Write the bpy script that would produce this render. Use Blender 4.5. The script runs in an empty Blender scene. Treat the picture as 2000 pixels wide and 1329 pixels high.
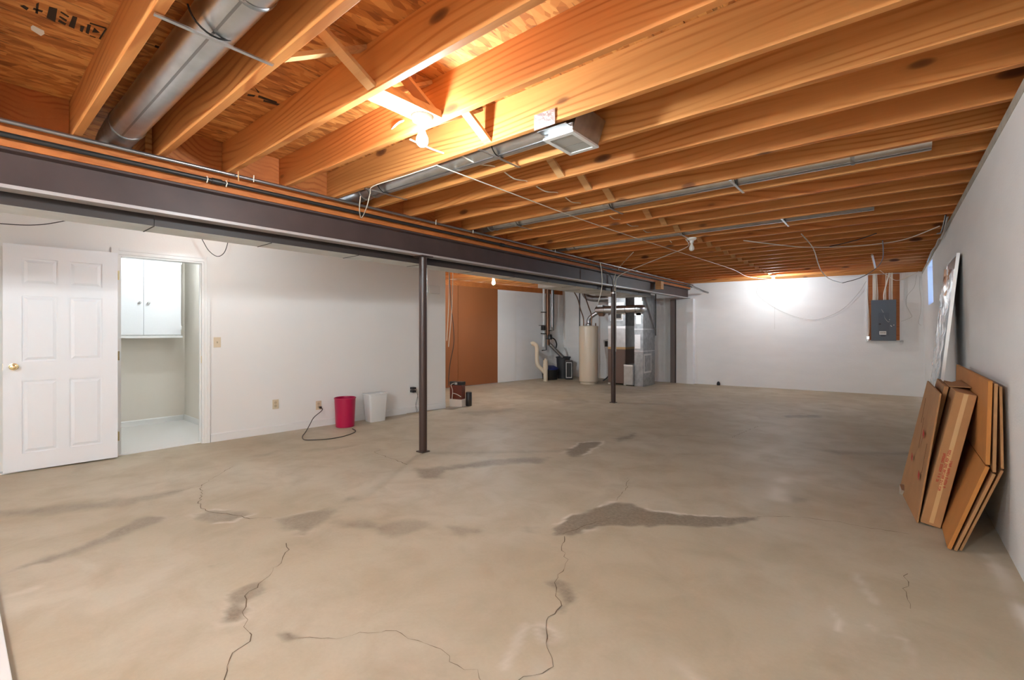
import bpy, math, random
import numpy as np
from mathutils import Vector, Matrix
random.seed(7); rng = np.random.default_rng(7)
PI = math.pi
SC = bpy.context.scene
COL = SC.collection

# ------------------------------------------------------------------ camera, world, exposure
CAM_H, F, YAW, HZ = 1.26, 902.0, 0.6866, 647.0
cam_d = bpy.data.cameras.new('camera'); cam = bpy.data.objects.new('camera', cam_d); COL.objects.link(cam)
cam.location = (0, 0, CAM_H); cam.rotation_euler = (PI / 2, 0, YAW)
cam_d.sensor_width = 36; cam_d.lens = 36 * F / 2000; cam_d.shift_y = -(664.5 - HZ) / 2000
cam_d.clip_start = 0.02
SC.camera = cam
w = bpy.data.worlds.new('World'); SC.world = w; w.use_nodes = True
bg = w.node_tree.nodes['Background']; bg.inputs[0].default_value = (0.36, 0.55, 1.0, 1); bg.inputs[1].default_value = 1.6
vs = SC.view_settings; vs.view_transform = 'Standard'; vs.look = 'None'; vs.gamma = 1; vs.use_curve_mapping = False
vs.exposure = 2.0
SC.cycles.max_bounces = 7; SC.cycles.diffuse_bounces = 5; SC.cycles.glossy_bounces = 3; SC.cycles.transmission_bounces = 4
SC.cycles.use_denoising = True
SC.cycles.sample_clamp_indirect = 6
SC.cycles.use_light_tree = False; SC.cycles.adaptive_threshold = .02
BULB = 620.0          # emission strength of a lit bulb
BULB_COL = (0.84, 0.94, 1.0)

CY, SY = math.cos(YAW), math.sin(YAW)
def ray(c, r):
    u = (c - 1000) / F; v = (HZ - r) / F
    return Vector((CY * u - SY, SY * u + CY, v))
def at(c, r, z=0.0):           # photograph point -> point on the horizontal plane z
    d = ray(c, r); t = (z - CAM_H) / d.z
    return Vector((d.x * t, d.y * t, z))
def atY(c, r, y):
    d = ray(c, r); t = y / d.y
    return Vector((d.x * t, y, CAM_H + d.z * t))
def atX(c, r, x):
    d = ray(c, r); t = x / d.x
    return Vector((x, d.y * t, CAM_H + d.z * t))
def on_line(c, r, p, q):       # vertical plane through p-q
    d = ray(c, r); n = (-(q[1] - p[1]), q[0] - p[0])
    t = (n[0] * p[0] + n[1] * p[1]) / (n[0] * d.x + n[1] * d.y)
    return Vector((d.x * t, d.y * t, CAM_H + d.z * t))

# ------------------------------------------------------------------ materials
def mat(name, rgb, rough=0.6, metal=0.0, spec=0.5, emit=None, bump=0, bscale=60, var=0, vscale=8, vstretch=(1, 1, 1)):
    m = bpy.data.materials.new(name); m.use_nodes = True
    nt = m.node_tree; b = nt.nodes['Principled BSDF']
    b.inputs['Base Color'].default_value = (*rgb, 1); b.inputs['Roughness'].default_value = rough
    b.inputs['Metallic'].default_value = metal; b.inputs['Specular IOR Level'].default_value = spec
    if emit:
        b.inputs['Emission Color'].default_value = (*emit[0], 1); b.inputs['Emission Strength'].default_value = emit[1]
    if var or bump:
        tc = nt.nodes.new('ShaderNodeTexCoord'); mp = nt.nodes.new('ShaderNodeMapping')
        nt.links.new(tc.outputs['Object'], mp.inputs[0]); mp.inputs['Scale'].default_value = vstretch
    if var:
        n = nt.nodes.new('ShaderNodeTexNoise'); n.inputs['Scale'].default_value = vscale; n.inputs['Detail'].default_value = 5
        nt.links.new(mp.outputs[0], n.inputs['Vector'])
        rp = nt.nodes.new('ShaderNodeValToRGB')
        rp.color_ramp.elements[0].position = .3; rp.color_ramp.elements[1].position = .7
        rp.color_ramp.elements[0].color = (*[c * (1 - var) for c in rgb], 1)
        rp.color_ramp.elements[1].color = (*[min(1, c * (1 + var)) for c in rgb], 1)
        nt.links.new(n.outputs['Fac'], rp.inputs[0]); nt.links.new(rp.outputs[0], b.inputs['Base Color'])
    if bump:
        n2 = nt.nodes.new('ShaderNodeTexNoise'); n2.inputs['Scale'].default_value = bscale; n2.inputs['Detail'].default_value = 4
        nt.links.new(mp.outputs[0], n2.inputs['Vector'])
        bp = nt.nodes.new('ShaderNodeBump'); bp.inputs['Strength'].default_value = bump; bp.inputs['Distance'].default_value = .01
        nt.links.new(n2.outputs['Fac'], bp.inputs['Height']); nt.links.new(bp.outputs[0], b.inputs['Normal'])
    return m
def srgb(r, g, b):
    return tuple(((c / 255 + .055) / 1.055) ** 2.4 if c > 10 else c / 255 / 12.92 for c in (r, g, b))

class N:                      # tiny node helper
    def __init__(s, m): s.nt = m.node_tree; s.b = s.nt.nodes['Principled BSDF']
    def new(s, t, **k):
        n = s.nt.nodes.new('ShaderNode' + t)
        for a, v in k.items(): setattr(n, a, v)
        return n
    def link(s, a, b): s.nt.links.new(a, b)
    def val(s, sock, v):
        if hasattr(v, 'is_output'): s.link(v, sock)
        else: sock.default_value = v
    def math(s, op, a, b=0.0):
        n = s.new('Math', operation=op); s.val(n.inputs[0], a); s.val(n.inputs[1], b); return n.outputs[0]
    def mix(s, f, a, b, mode='MIX'):
        n = s.new('Mix', data_type='RGBA', blend_type=mode); s.val(n.inputs[0], f); s.val(n.inputs[6], a); s.val(n.inputs[7], b); return n.outputs[2]
    def ramp(s, f, *st):
        n = s.new('ValToRGB'); e = n.color_ramp.elements
        while len(e) < len(st): e.new(.5)
        for i, (p, c) in enumerate(st):
            e[i].position = p; e[i].color = (*c, 1) if len(c) == 3 else c
        s.link(f, n.inputs[0]); return n.outputs[0]
    def noise(s, vec, scale, detail=3, rough=.5, dist=0):
        n = s.new('TexNoise'); n.inputs['Scale'].default_value = scale; n.inputs['Detail'].default_value = detail
        n.inputs['Roughness'].default_value = rough; n.inputs['Distortion'].default_value = dist
        s.link(vec, n.inputs['Vector']); return n.outputs['Fac']
    def mapping(s, vec, scale=(1, 1, 1), loc=(0, 0, 0)):
        n = s.new('Mapping'); n.inputs['Scale'].default_value = scale; n.inputs['Location'].default_value = loc
        s.link(vec, n.inputs[0]); return n.outputs[0]
    def vadd(s, a, b):
        n = s.new('VectorMath', operation='ADD'); s.link(a, n.inputs[0]); s.link(b, n.inputs[1]); return n.outputs[0]

def wood_mat(name, light, mid, dark, knots=True, rough=.6):
    m = bpy.data.materials.new(name); m.use_nodes = True; k = N(m)
    tc = k.new('TexCoord'); oi = k.new('ObjectInfo')
    off = k.new('CombineXYZ'); r37 = k.math('MULTIPLY', oi.outputs['Random'], 37.0)
    k.link(r37, off.inputs[0]); k.link(k.math('MULTIPLY', oi.outputs['Random'], 3.1), off.inputs[1]); k.link(k.math('MULTIPLY', oi.outputs['Random'], 5.7), off.inputs[2])
    vec = k.vadd(tc.outputs['Object'], off.outputs[0])
    wv = k.new('TexWave', wave_type='BANDS', bands_direction='Z')
    wv.inputs['Scale'].default_value = 8; wv.inputs['Distortion'].default_value = 3.2; wv.inputs['Detail'].default_value = 3
    wv.inputs['Detail Scale'].default_value = .9
    warp = k.noise(k.mapping(vec, (.55, 2.2, 2.2)), 1.0, 1)
    wz = k.new('CombineXYZ'); k.link(k.math('MULTIPLY', k.math('SUBTRACT', warp, .5), .34), wz.inputs[2])
    k.link(k.mapping(k.vadd(vec, wz.outputs[0]), (.1, 1.3, 1)), wv.inputs['Vector'])
    fine = k.noise(k.mapping(vec, (2.2, 130, 130)), 1.0, 3)
    broad = k.noise(k.mapping(vec, (.9, 7, 7)), 1.0, 3)
    c1 = k.ramp(wv.outputs['Fac'], (0.0, light), (.72, tuple(a*.6+b*.4 for a,b in zip(light,mid))), (.97, tuple(a*.45+b*.55 for a,b in zip(dark,mid))))
    fade = k.noise(k.mapping(vec, (1.1, 3, 9)), 1.0, 2)
    c1 = k.mix(k.ramp(fade, (.38, (0, 0, 0)), (.62, (1, 1, 1))), (*[a*.55+b*.45 for a, b in zip(light, mid)], 1), c1)
    c2 = k.mix(k.math('MULTIPLY', fine, .30), c1, (*[c * .55 for c in mid], 1))
    c3 = k.mix(k.ramp(broad, (.35, (0, 0, 0)), (.75, (1, 1, 1))), c2, k.mix(.45, c2, (*[c * .62 for c in mid], 1)))
    hue = k.ramp(oi.outputs['Random'], (0, (1.0, .86, .78)), (.5, (1, .97, .93)), (1, (1, 1.02, 1.02)))
    col = k.mix(.9, c3, hue, 'MULTIPLY')
    if knots:
        vo = k.new('TexVoronoi', feature='F1'); vo.inputs['Scale'].default_value = 1.0
        k.link(k.mapping(vec, (1.7, 3.3, 4.2)), vo.inputs['Vector'])
        kn = k.ramp(vo.outputs['Distance'], (.05, (1, 1, 1)), (.10, (.75, .75, .75)), (.13, (.12, .12, .12)), (.2, (0, 0, 0)))
        col = k.mix(kn, col, (.13, .045, .016, 1))
    k.link(col, k.b.inputs['Base Color']); k.b.inputs['Roughness'].default_value = rough; k.b.inputs['Specular IOR Level'].default_value = .35
    return m

def osb_mat(name):
    m = bpy.data.materials.new(name); m.use_nodes = True; k = N(m)
    tc = k.new('TexCoord'); geo = k.new('NewGeometry'); vec = geo.outputs['Position']
    v1 = k.new('TexVoronoi', feature='F1'); v1.inputs['Scale'].default_value = 1.0
    k.link(k.mapping(vec, (20, 6, 1)), v1.inputs['Vector'])
    v2 = k.new('TexVoronoi', feature='F1'); v2.inputs['Scale'].default_value = 1.0
    k.link(k.mapping(vec, (34, 13, 1), (3.3, 1.7, 0)), v2.inputs['Vector'])
    s1 = k.new('SeparateColor'); k.link(v1.outputs['Color'], s1.inputs[0])
    s2 = k.new('SeparateColor'); k.link(v2.outputs['Color'], s2.inputs[0])
    f = k.math('MULTIPLY', k.math('ADD', s1.outputs[0], s2.outputs[1]), .5)
    c = k.ramp(f, (.1, srgb(150, 86, 34)), (.45, srgb(192, 120, 54)), (.8, srgb(222, 158, 86)))
    fl = k.noise(k.mapping(vec, (60, 9, 1)), 1.0, 3)
    c = k.mix(k.ramp(fl, (.60, (0, 0, 0)), (.72, (.8, .8, .8))), c, (.10, .036, .010, 1))
    k.link(c, k.b.inputs['Base Color']); k.b.inputs['Roughness'].default_value = .7
    return m

def floor_mat():
    m = bpy.data.materials.new('concrete'); m.use_nodes = True; k = N(m)
    geo = k.new('NewGeometry'); P = geo.outputs['Position']
    a = k.noise(k.mapping(P, (1, 1, 1)), .75, 4); b = k.noise(k.mapping(P, (1, 1, 1)), 3.2, 6, .6, .4); c = k.noise(k.mapping(P, (1, 1, 1)), 60, 4, .6)
    col = k.ramp(a, (.32, srgb(180, 167, 142)), (.5, srgb(191, 180, 157)), (.68, srgb(201, 192, 173)))
    col = k.mix(k.ramp(b, (.42, (0, 0, 0)), (.72, (.65, .65, .65))), col, (*srgb(168, 154, 130), 1))
    col = k.mix(k.math('MULTIPLY', c, .22), col, (*srgb(140, 126, 104), 1))
    st = k.new('Attribute', attribute_name='stain_and_shadow'); pl = k.new('Attribute', attribute_name='pale')
    tex = k.ramp(k.noise(k.mapping(P, (1, 1, 1)), 45, 5, .7), (.3, srgb(118, 107, 92)), (.7, srgb(152, 140, 121)))
    col = k.mix(st.outputs['Fac'], col, tex)
    col = k.mix(pl.outputs['Fac'], col, (*srgb(226, 218, 206), 1))
    k.link(col, k.b.inputs['Base Color'])
    rr = k.ramp(b, (.3, (.5, .5, .5)), (.7, (.62, .62, .62)))
    k.link(rr, k.b.inputs['Roughness']); k.b.inputs['Specular IOR Level'].default_value = .4
    bp = k.new('Bump'); bp.inputs['Strength'].default_value = .12; bp.inputs['Distance'].default_value = .006
    hh = k.math('ADD', k.math('MULTIPLY', b, .6), k.math('SUBTRACT', k.math('MULTIPLY', c, .3), k.math('MULTIPLY', st.outputs['Fac'], .6)))
    k.link(hh, bp.inputs['Height']); k.link(bp.outputs[0], k.b.inputs['Normal'])
    return m

M = {}
M['floor'] = floor_mat()
M['joist'] = wood_mat('fir_joist', srgb(228, 164, 98), srgb(210, 134, 68), srgb(148, 74, 28))
M['brace'] = wood_mat('bridging_wood', srgb(226, 178, 126), srgb(212, 160, 104), srgb(180, 120, 70), knots=False)
M['plate'] = wood_mat('plate_wood', srgb(202, 128, 68), srgb(186, 108, 52), srgb(150, 80, 34), knots=False)
M['osb'] = osb_mat('oriented_strand_board')
M['wall'] = mat('white_drywall', srgb(234, 233, 230), .75, bump=.05, bscale=90, var=.012, vscale=1.5)
M['block'] = mat('white_painted_concrete', srgb(238, 238, 237), .7, bump=.22, bscale=35, var=.02, vscale=2.2, vstretch=(1, 1, 3))
M['bareconc'] = mat('bare_concrete_ledge', srgb(176, 168, 154), .9, bump=.5, bscale=50, var=.15, vscale=14)
M['closet'] = mat('cream_wall_paint', srgb(226, 219, 208), .75, bump=.04, bscale=120)
M['trim'] = mat('white_gloss_paint', srgb(232, 232, 230), .35, spec=.5)
M['door'] = mat('white_door_paint', srgb(236, 238, 241), .38, spec=.5, bump=.05, bscale=30, vstretch=(8, 8, 1))
M['tile'] = mat('white_closet_floor', srgb(236, 236, 234), .4)
M['steel'] = mat('brown_steel_paint', srgb(72, 57, 54), .48, spec=.4, var=.12, vscale=5)
M['flange'] = mat('flange_lit_tone', srgb(170, 163, 161), .35, spec=.6, var=.1, vscale=4)  # paler than the beam: light on the bottom flange painted into its colour
M['ductside'] = mat('duct_side_shade_tone', srgb(54, 45, 42), .5)  # shade on the duct side, given as a dark brown colour
M['ductbot'] = mat('grey_duct_underside', srgb(204, 204, 200), .5, .2, var=.08, vscale=7)
M['steel_d'] = mat('brown_post_paint', srgb(62, 44, 38), .36, spec=.6)
M['galv'] = mat('galvanised_sheet', (.66, .67, .68), .30, 1.0, var=.10, vscale=9)
M['galvd'] = mat('dull_galvanised_sheet', (.40, .41, .42), .42, 1.0, var=.22, vscale=10)
M['seam'] = mat('dark_seam', (.05, .05, .05), .7)
M['foil'] = mat('foil_tape', (.86, .86, .87), .38, 1.0, bump=.5, bscale=40)
M['brass'] = mat('polished_brass', (.82, .66, .36), .2, 1.0)
M['chrome'] = mat('chrome', (.75, .75, .76), .12, 1.0)
M['black'] = mat('black_plastic', (.012, .012, .013), .45)
M['iron'] = mat('black_iron_pipe', (.045, .043, .042), .4, .6)
M['conduit'] = mat('grey_conduit', (.34, .33, .33), .32, .9)
M['copper'] = mat('old_copper', (.20, .11, .07), .45, .8)
M['cable'] = mat('white_cable_sheath', srgb(232, 224, 208), .5)
M['wireg'] = mat('thin_grey_wire', srgb(176, 172, 166), .5)
M['darkcord'] = mat('dark_cord', (.030, .022, .016), .5)
M['porc'] = mat('white_porcelain', srgb(238, 236, 230), .25)
M['bulb_off'] = mat('frosted_bulb', srgb(240, 236, 226), .3)
M['bulb_on'] = mat('lit_bulb', (1, 1, 1), .3, emit=(BULB_COL, BULB))
M['pink'] = mat('raspberry_plastic', srgb(172, 10, 68), .32, spec=.5)
M['pinkin'] = mat('raspberry_plastic_inside', srgb(160, 12, 62), .4)
M['wplastic'] = mat('white_plastic', srgb(226, 226, 224), .4)
M['almond'] = mat('almond_plate', srgb(214, 198, 170), .4)
M['almond_d'] = mat('almond_socket', srgb(190, 174, 146), .45)
M['hardboard'] = mat('brown_hardboard', srgb(150, 90, 48), .55, var=.07, vscale=1.3, vstretch=(1, 1, .3))
M['kraft'] = mat('kraft_cardboard', srgb(172, 126, 82), .8, var=.06, vscale=9)
M['kraft2'] = mat('orange_cardboard', srgb(186, 122, 58), .8, var=.07, vscale=7)
M['kraftd'] = mat('dark_corrugated_edge', srgb(120, 76, 40), .9, var=.3, vscale=60)
M['tape'] = mat('packing_tape', srgb(206, 168, 118), .15)
M['red'] = mat('red_print', srgb(168, 40, 30), .7)
M['ink'] = mat('black_ink', (.035, .018, .008), .8)
M['glass'] = mat('window_glass', (.8, .9, 1), .05)
g = M['glass'].node_tree.nodes['Principled BSDF']; g.inputs['Transmission Weight'].default_value = 1; g.inputs['IOR'].default_value = 1.1
M['film'] = mat('plastic_film', (.9, .92, .94), .12, spec=.9, bump=.9, bscale=9)
g = M['film'].node_tree.nodes['Principled BSDF']; g.inputs['Transmission Weight'].default_value = .85; g.inputs['IOR'].default_value = 1.12
M['greypanel'] = mat('grey_panel', srgb(112, 116, 122), .25, .3)
M['alum'] = mat('aluminium_edge', (.72, .72, .71), .3, 1.0)
M['dkback'] = mat('dark_panel_back', srgb(58, 44, 34), .8)
M['tank'] = mat('tan_enamel', srgb(206, 192, 170), .35)
M['fbrown'] = mat('brown_furnace_enamel', srgb(112, 90, 80), .4)
M['pvc'] = mat('cream_pvc', srgb(222, 208, 184), .4)
M['bluelid'] = mat('blue_lid', srgb(24, 40, 110), .4)
M['greybin'] = mat('charcoal_plastic', srgb(58, 58, 60), .5)
M['epanel'] = mat('grey_panel_enamel', srgb(92, 100, 108), .4)
M['epanel2'] = mat('grey_panel_door', srgb(84, 92, 100), .4)
M['plyw'] = wood_mat('panel_plywood', srgb(196, 128, 76), srgb(184, 112, 62), srgb(150, 84, 44), knots=False)
M['paper'] = mat('paper_label', srgb(236, 234, 226), .7)
M['paperink'] = mat('paper_print', srgb(120, 118, 112), .8)
M['redbox'] = mat('reddish_plastic_wrap', srgb(104, 44, 28), .25)
M['brick'] = mat('white_painted_brick', srgb(212, 202, 190), .85, bump=.4, bscale=40)
M['strip'] = mat('grey_brown_strip', srgb(124, 112, 108), .5)
M['damper'] = mat('grey_damper_paint', srgb(176, 174, 168), .5)
M['crack'] = mat('crack_brown', srgb(104, 88, 70), .9)  # dark brown tone of the floor cracks

# ------------------------------------------------------------------ mesh helpers
class MB:
    def __init__(s): s.v = []; s.f = []
    def add(s, vs, fs):
        o = len(s.v); s.v += [tuple(p) for p in vs]; s.f += [tuple(i + o for i in f) for f in fs]; return s
    def box(s, lo, hi):
        x0, y0, z0 = lo; x1, y1, z1 = hi
        return s.add([(x0,y0,z0),(x1,y0,z0),(x1,y1,z0),(x0,y1,z0),(x0,y0,z1),(x1,y0,z1),(x1,y1,z1),(x0,y1,z1)],
                     [(0,3,2,1),(4,5,6,7),(0,1,5,4),(1,2,6,5),(2,3,7,6),(3,0,4,7)])
    def hexa(s, p):            # 8 points, bottom ring then top ring
        return s.add(p, [(0,3,2,1),(4,5,6,7),(0,1,5,4),(1,2,6,5),(2,3,7,6),(3,0,4,7)])
    def prism(s, poly, ext):   # polygon (3D points) extruded by a vector
        n = len(poly); e = Vector(ext); P = [Vector(p) for p in poly]
        return s.add(P + [p + e for p in P], [tuple(range(n - 1, -1, -1)), tuple(range(n, 2 * n))] + [(i, (i + 1) % n, n + (i + 1) % n, n + i) for i in range(n)])
    def lathe(s, prof, n=24, c=(0, 0, 0), axis='Z', cap=True):
        V = []; Fc = []
        for r, h in prof:
            for i in range(n):
                a = 2 * PI * i / n; x, y = r * math.cos(a), r * math.sin(a)
                p = {'Z': (x, y, h), 'X': (h, x, y), 'Y': (y, h, x)}[axis]
                V.append((p[0] + c[0], p[1] + c[1], p[2] + c[2]))
        for j in range(len(prof) - 1):
            for i in range(n):
                Fc.append((j * n + i, j * n + (i + 1) % n, (j + 1) * n + (i + 1) % n, (j + 1) * n + i))
        if cap:
            Fc.append(tuple(range(n - 1, -1, -1))); k = (len(prof) - 1) * n; Fc.append(tuple(range(k, k + n)))
        return s.add(V, Fc)
    def tube(s, pts, r, n=8, smooth=0, cap=True):
        P = [Vector(p) for p in pts]
        if smooth: P = catmull(P, smooth)
        rr = r if isinstance(r, (list, tuple)) else [r] * len(P)
        V = []; Fc = []; up = None
        for i, p in enumerate(P):
            t = (P[min(i + 1, len(P) - 1)] - P[max(i - 1, 0)]).normalized()
            if up is None:
                up = Vector((0, 0, 1)) if abs(t.z) < .9 else Vector((1, 0, 0))
            a = t.cross(up)
            if a.length < 1e-5: a = t.cross(Vector((0, 1, 0.01)))
            a.normalize(); b = a.cross(t).normalized(); up = b
            for k in range(n):
                q = 2 * PI * k / n; V.append(p + (a * math.cos(q) + b * math.sin(q)) * rr[i])
        for i in range(len(P) - 1):
            for k in range(n):
                Fc.append((i * n + k, i * n + (k + 1) % n, (i + 1) * n + (k + 1) % n, (i + 1) * n + k))
        if cap:
            Fc.append(tuple(range(n - 1, -1, -1))); k = (len(P) - 1) * n; Fc.append(tuple(range(k, k + n)))
        return s.add(V, Fc)
    def build(s, name, m, parent=None, smooth=False, bevel=0, loc=None):
        me = bpy.data.meshes.new(name); me.from_pydata(s.v, [], s.f); me.update()
        import bmesh
        bm = bmesh.new(); bm.from_mesh(me); bmesh.ops.recalc_face_normals(bm, faces=bm.faces)
        if bevel: bmesh.ops.bevel(bm, geom=list(bm.edges), offset=bevel, segments=2, affect='EDGES', profile=.6)
        bm.to_mesh(me); bm.free()
        me.materials.append(M[m] if isinstance(m, str) else m)
        if smooth:
            me.polygons.foreach_set('use_smooth', [True] * len(me.polygons))
            me.set_sharp_from_angle(angle=math.radians(40))
        o = bpy.data.objects.new(name, me); COL.objects.link(o)
        if parent is not None: o.parent = parent
        if loc is not None: o.location = loc
        return o
def catmull(P, k):
    P = [Vector(p) for p in P]; Q = [P[0]] + P + [P[-1]]; out = []
    for i in range(1, len(Q) - 2):
        for j in range(k):
            t = j / k; a, b, c, d = Q[i-1], Q[i], Q[i+1], Q[i+2]
            out.append(.5 * ((2*b) + (c-a)*t + (2*a-5*b+4*c-d)*t*t + (3*b-a-3*c+d)*t**3))
    out.append(P[-1]); return out
def tag(o, label, cat=None, group=None, kind=None):
    o['label'] = label
    if cat: o['category'] = cat
    if group: o['group'] = group
    if kind: o['kind'] = kind
    return o
def empty(name, loc=(0, 0, 0), rz=0):
    o = bpy.data.objects.new(name, None); COL.objects.link(o); o.location = loc; o.rotation_euler.z = rz; o.empty_display_size = .1
    return o
def share(o, parent=None, loc=None, rot=None):
    c = o.copy(); COL.objects.link(c)
    if parent is not None: c.parent = parent
    if loc is not None: c.location = loc
    if rot is not None: c.rotation_euler = rot
    return c
def holed(p, q, thick, z0, z1, holes, lean=(0, 0)):
    """wall from 2D point p to q; front face on the p-q line, body extends by `thick` (2D vector); holes (s0,s1,z0,z1) along the line"""
    p = Vector((*p, 0)); q = Vector((*q, 0)); L = (q - p).length; d = (q - p) / L; T = Vector((*thick, 0))
    S = sorted({0.0, L} | {h[0] for h in holes} | {h[1] for h in holes}); Z = sorted({z0, z1} | {h[2] for h in holes} | {h[3] for h in holes})
    def solid(i, j):
        if i < 0 or j < 0 or i >= len(S) - 1 or j >= len(Z) - 1: return False
        sm = (S[i] + S[i+1]) / 2; zm = (Z[j] + Z[j+1]) / 2
        return not any(h[0] < sm < h[1] and h[2] < zm < h[3] for h in holes)
    mb = MB(); idx = {}
    def vid(i, j, b):
        if (i, j, b) not in idx:
            sh = Vector((*lean, 0)) * ((Z[j] - z0) / (z1 - z0))
            idx[(i, j, b)] = len(mb.v); mb.v.append(tuple(p + d * S[i] + T * b + sh + Vector((0, 0, Z[j]))))
        return idx[(i, j, b)]
    for i in range(len(S) - 1):
        for j in range(len(Z) - 1):
            if not solid(i, j): continue
            for b in (0, 1): mb.f.append((vid(i,j,b), vid(i+1,j,b), vid(i+1,j+1,b), vid(i,j+1,b)))
            for di, dj, a, c in ((-1,0,(i,j),(i,j+1)), (1,0,(i+1,j),(i+1,j+1)), (0,-1,(i,j),(i+1,j)), (0,1,(i,j+1),(i+1,j+1))):
                if not solid(i + di, j + dj): mb.f.append((vid(*a,0), vid(*c,0), vid(*c,1), vid(*a,1)))
    return mb

# ------------------------------------------------------------------ main dimensions
ZJ, ZS = 2.40, 2.635                # joist underside, subfloor underside
def LX(y): return -5.96 + .0943 * (y - 1.825)     # left partition face
def FY(x): return 11.8 - .115 * (.49 - x)         # far wall face
def UX(y): return -7.56 + (.44 / 3.833) * (y - 6.917)  # utility side wall face
RXB, RXT = .517, .468                # right wall face at floor and at its top
def RX(z): return RXB + (RXT - RXB) * z / 2.39
YB = -2.6                             # wall behind the camera

# ------------------------------------------------------------------ floor
def value_noise(x, y, s, seed):
    r = np.random.default_rng(seed); G = r.random((256, 256)); X = x / s + 50; Y = y / s + 50
    xi = np.floor(X).astype(int); yi = np.floor(Y).astype(int); fx = X - xi; fy = Y - yi
    fx = fx * fx * (3 - 2 * fx); fy = fy * fy * (3 - 2 * fy)
    g = lambda a, b: G[a % 256, b % 256]
    return (g(xi, yi)*(1-fx) + g(xi+1, yi)*fx)*(1-fy) + (g(xi, yi+1)*(1-fx) + g(xi+1, yi+1)*fx)*fy
def poly_sd(px, py, poly):
    d = np.full(px.shape, 1e9); ins = np.zeros(px.shape, bool); n = len(poly)
    for i in range(n):
        ax, ay = poly[i]; bx, by = poly[(i + 1) % n]; ex, ey = bx - ax, by - ay
        t = np.clip(((px - ax) * ex + (py - ay) * ey) / (ex * ex + ey * ey + 1e-12), 0, 1)
        d = np.minimum(d, np.hypot(px - ax - t * ex, py - ay - t * ey))
        c = ((ay > py) != (by > py)) & (px < (bx - ax) * (py - ay) / (by - ay + 1e-12) + ax); ins ^= c
    return np.where(ins, -d, d)
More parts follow.
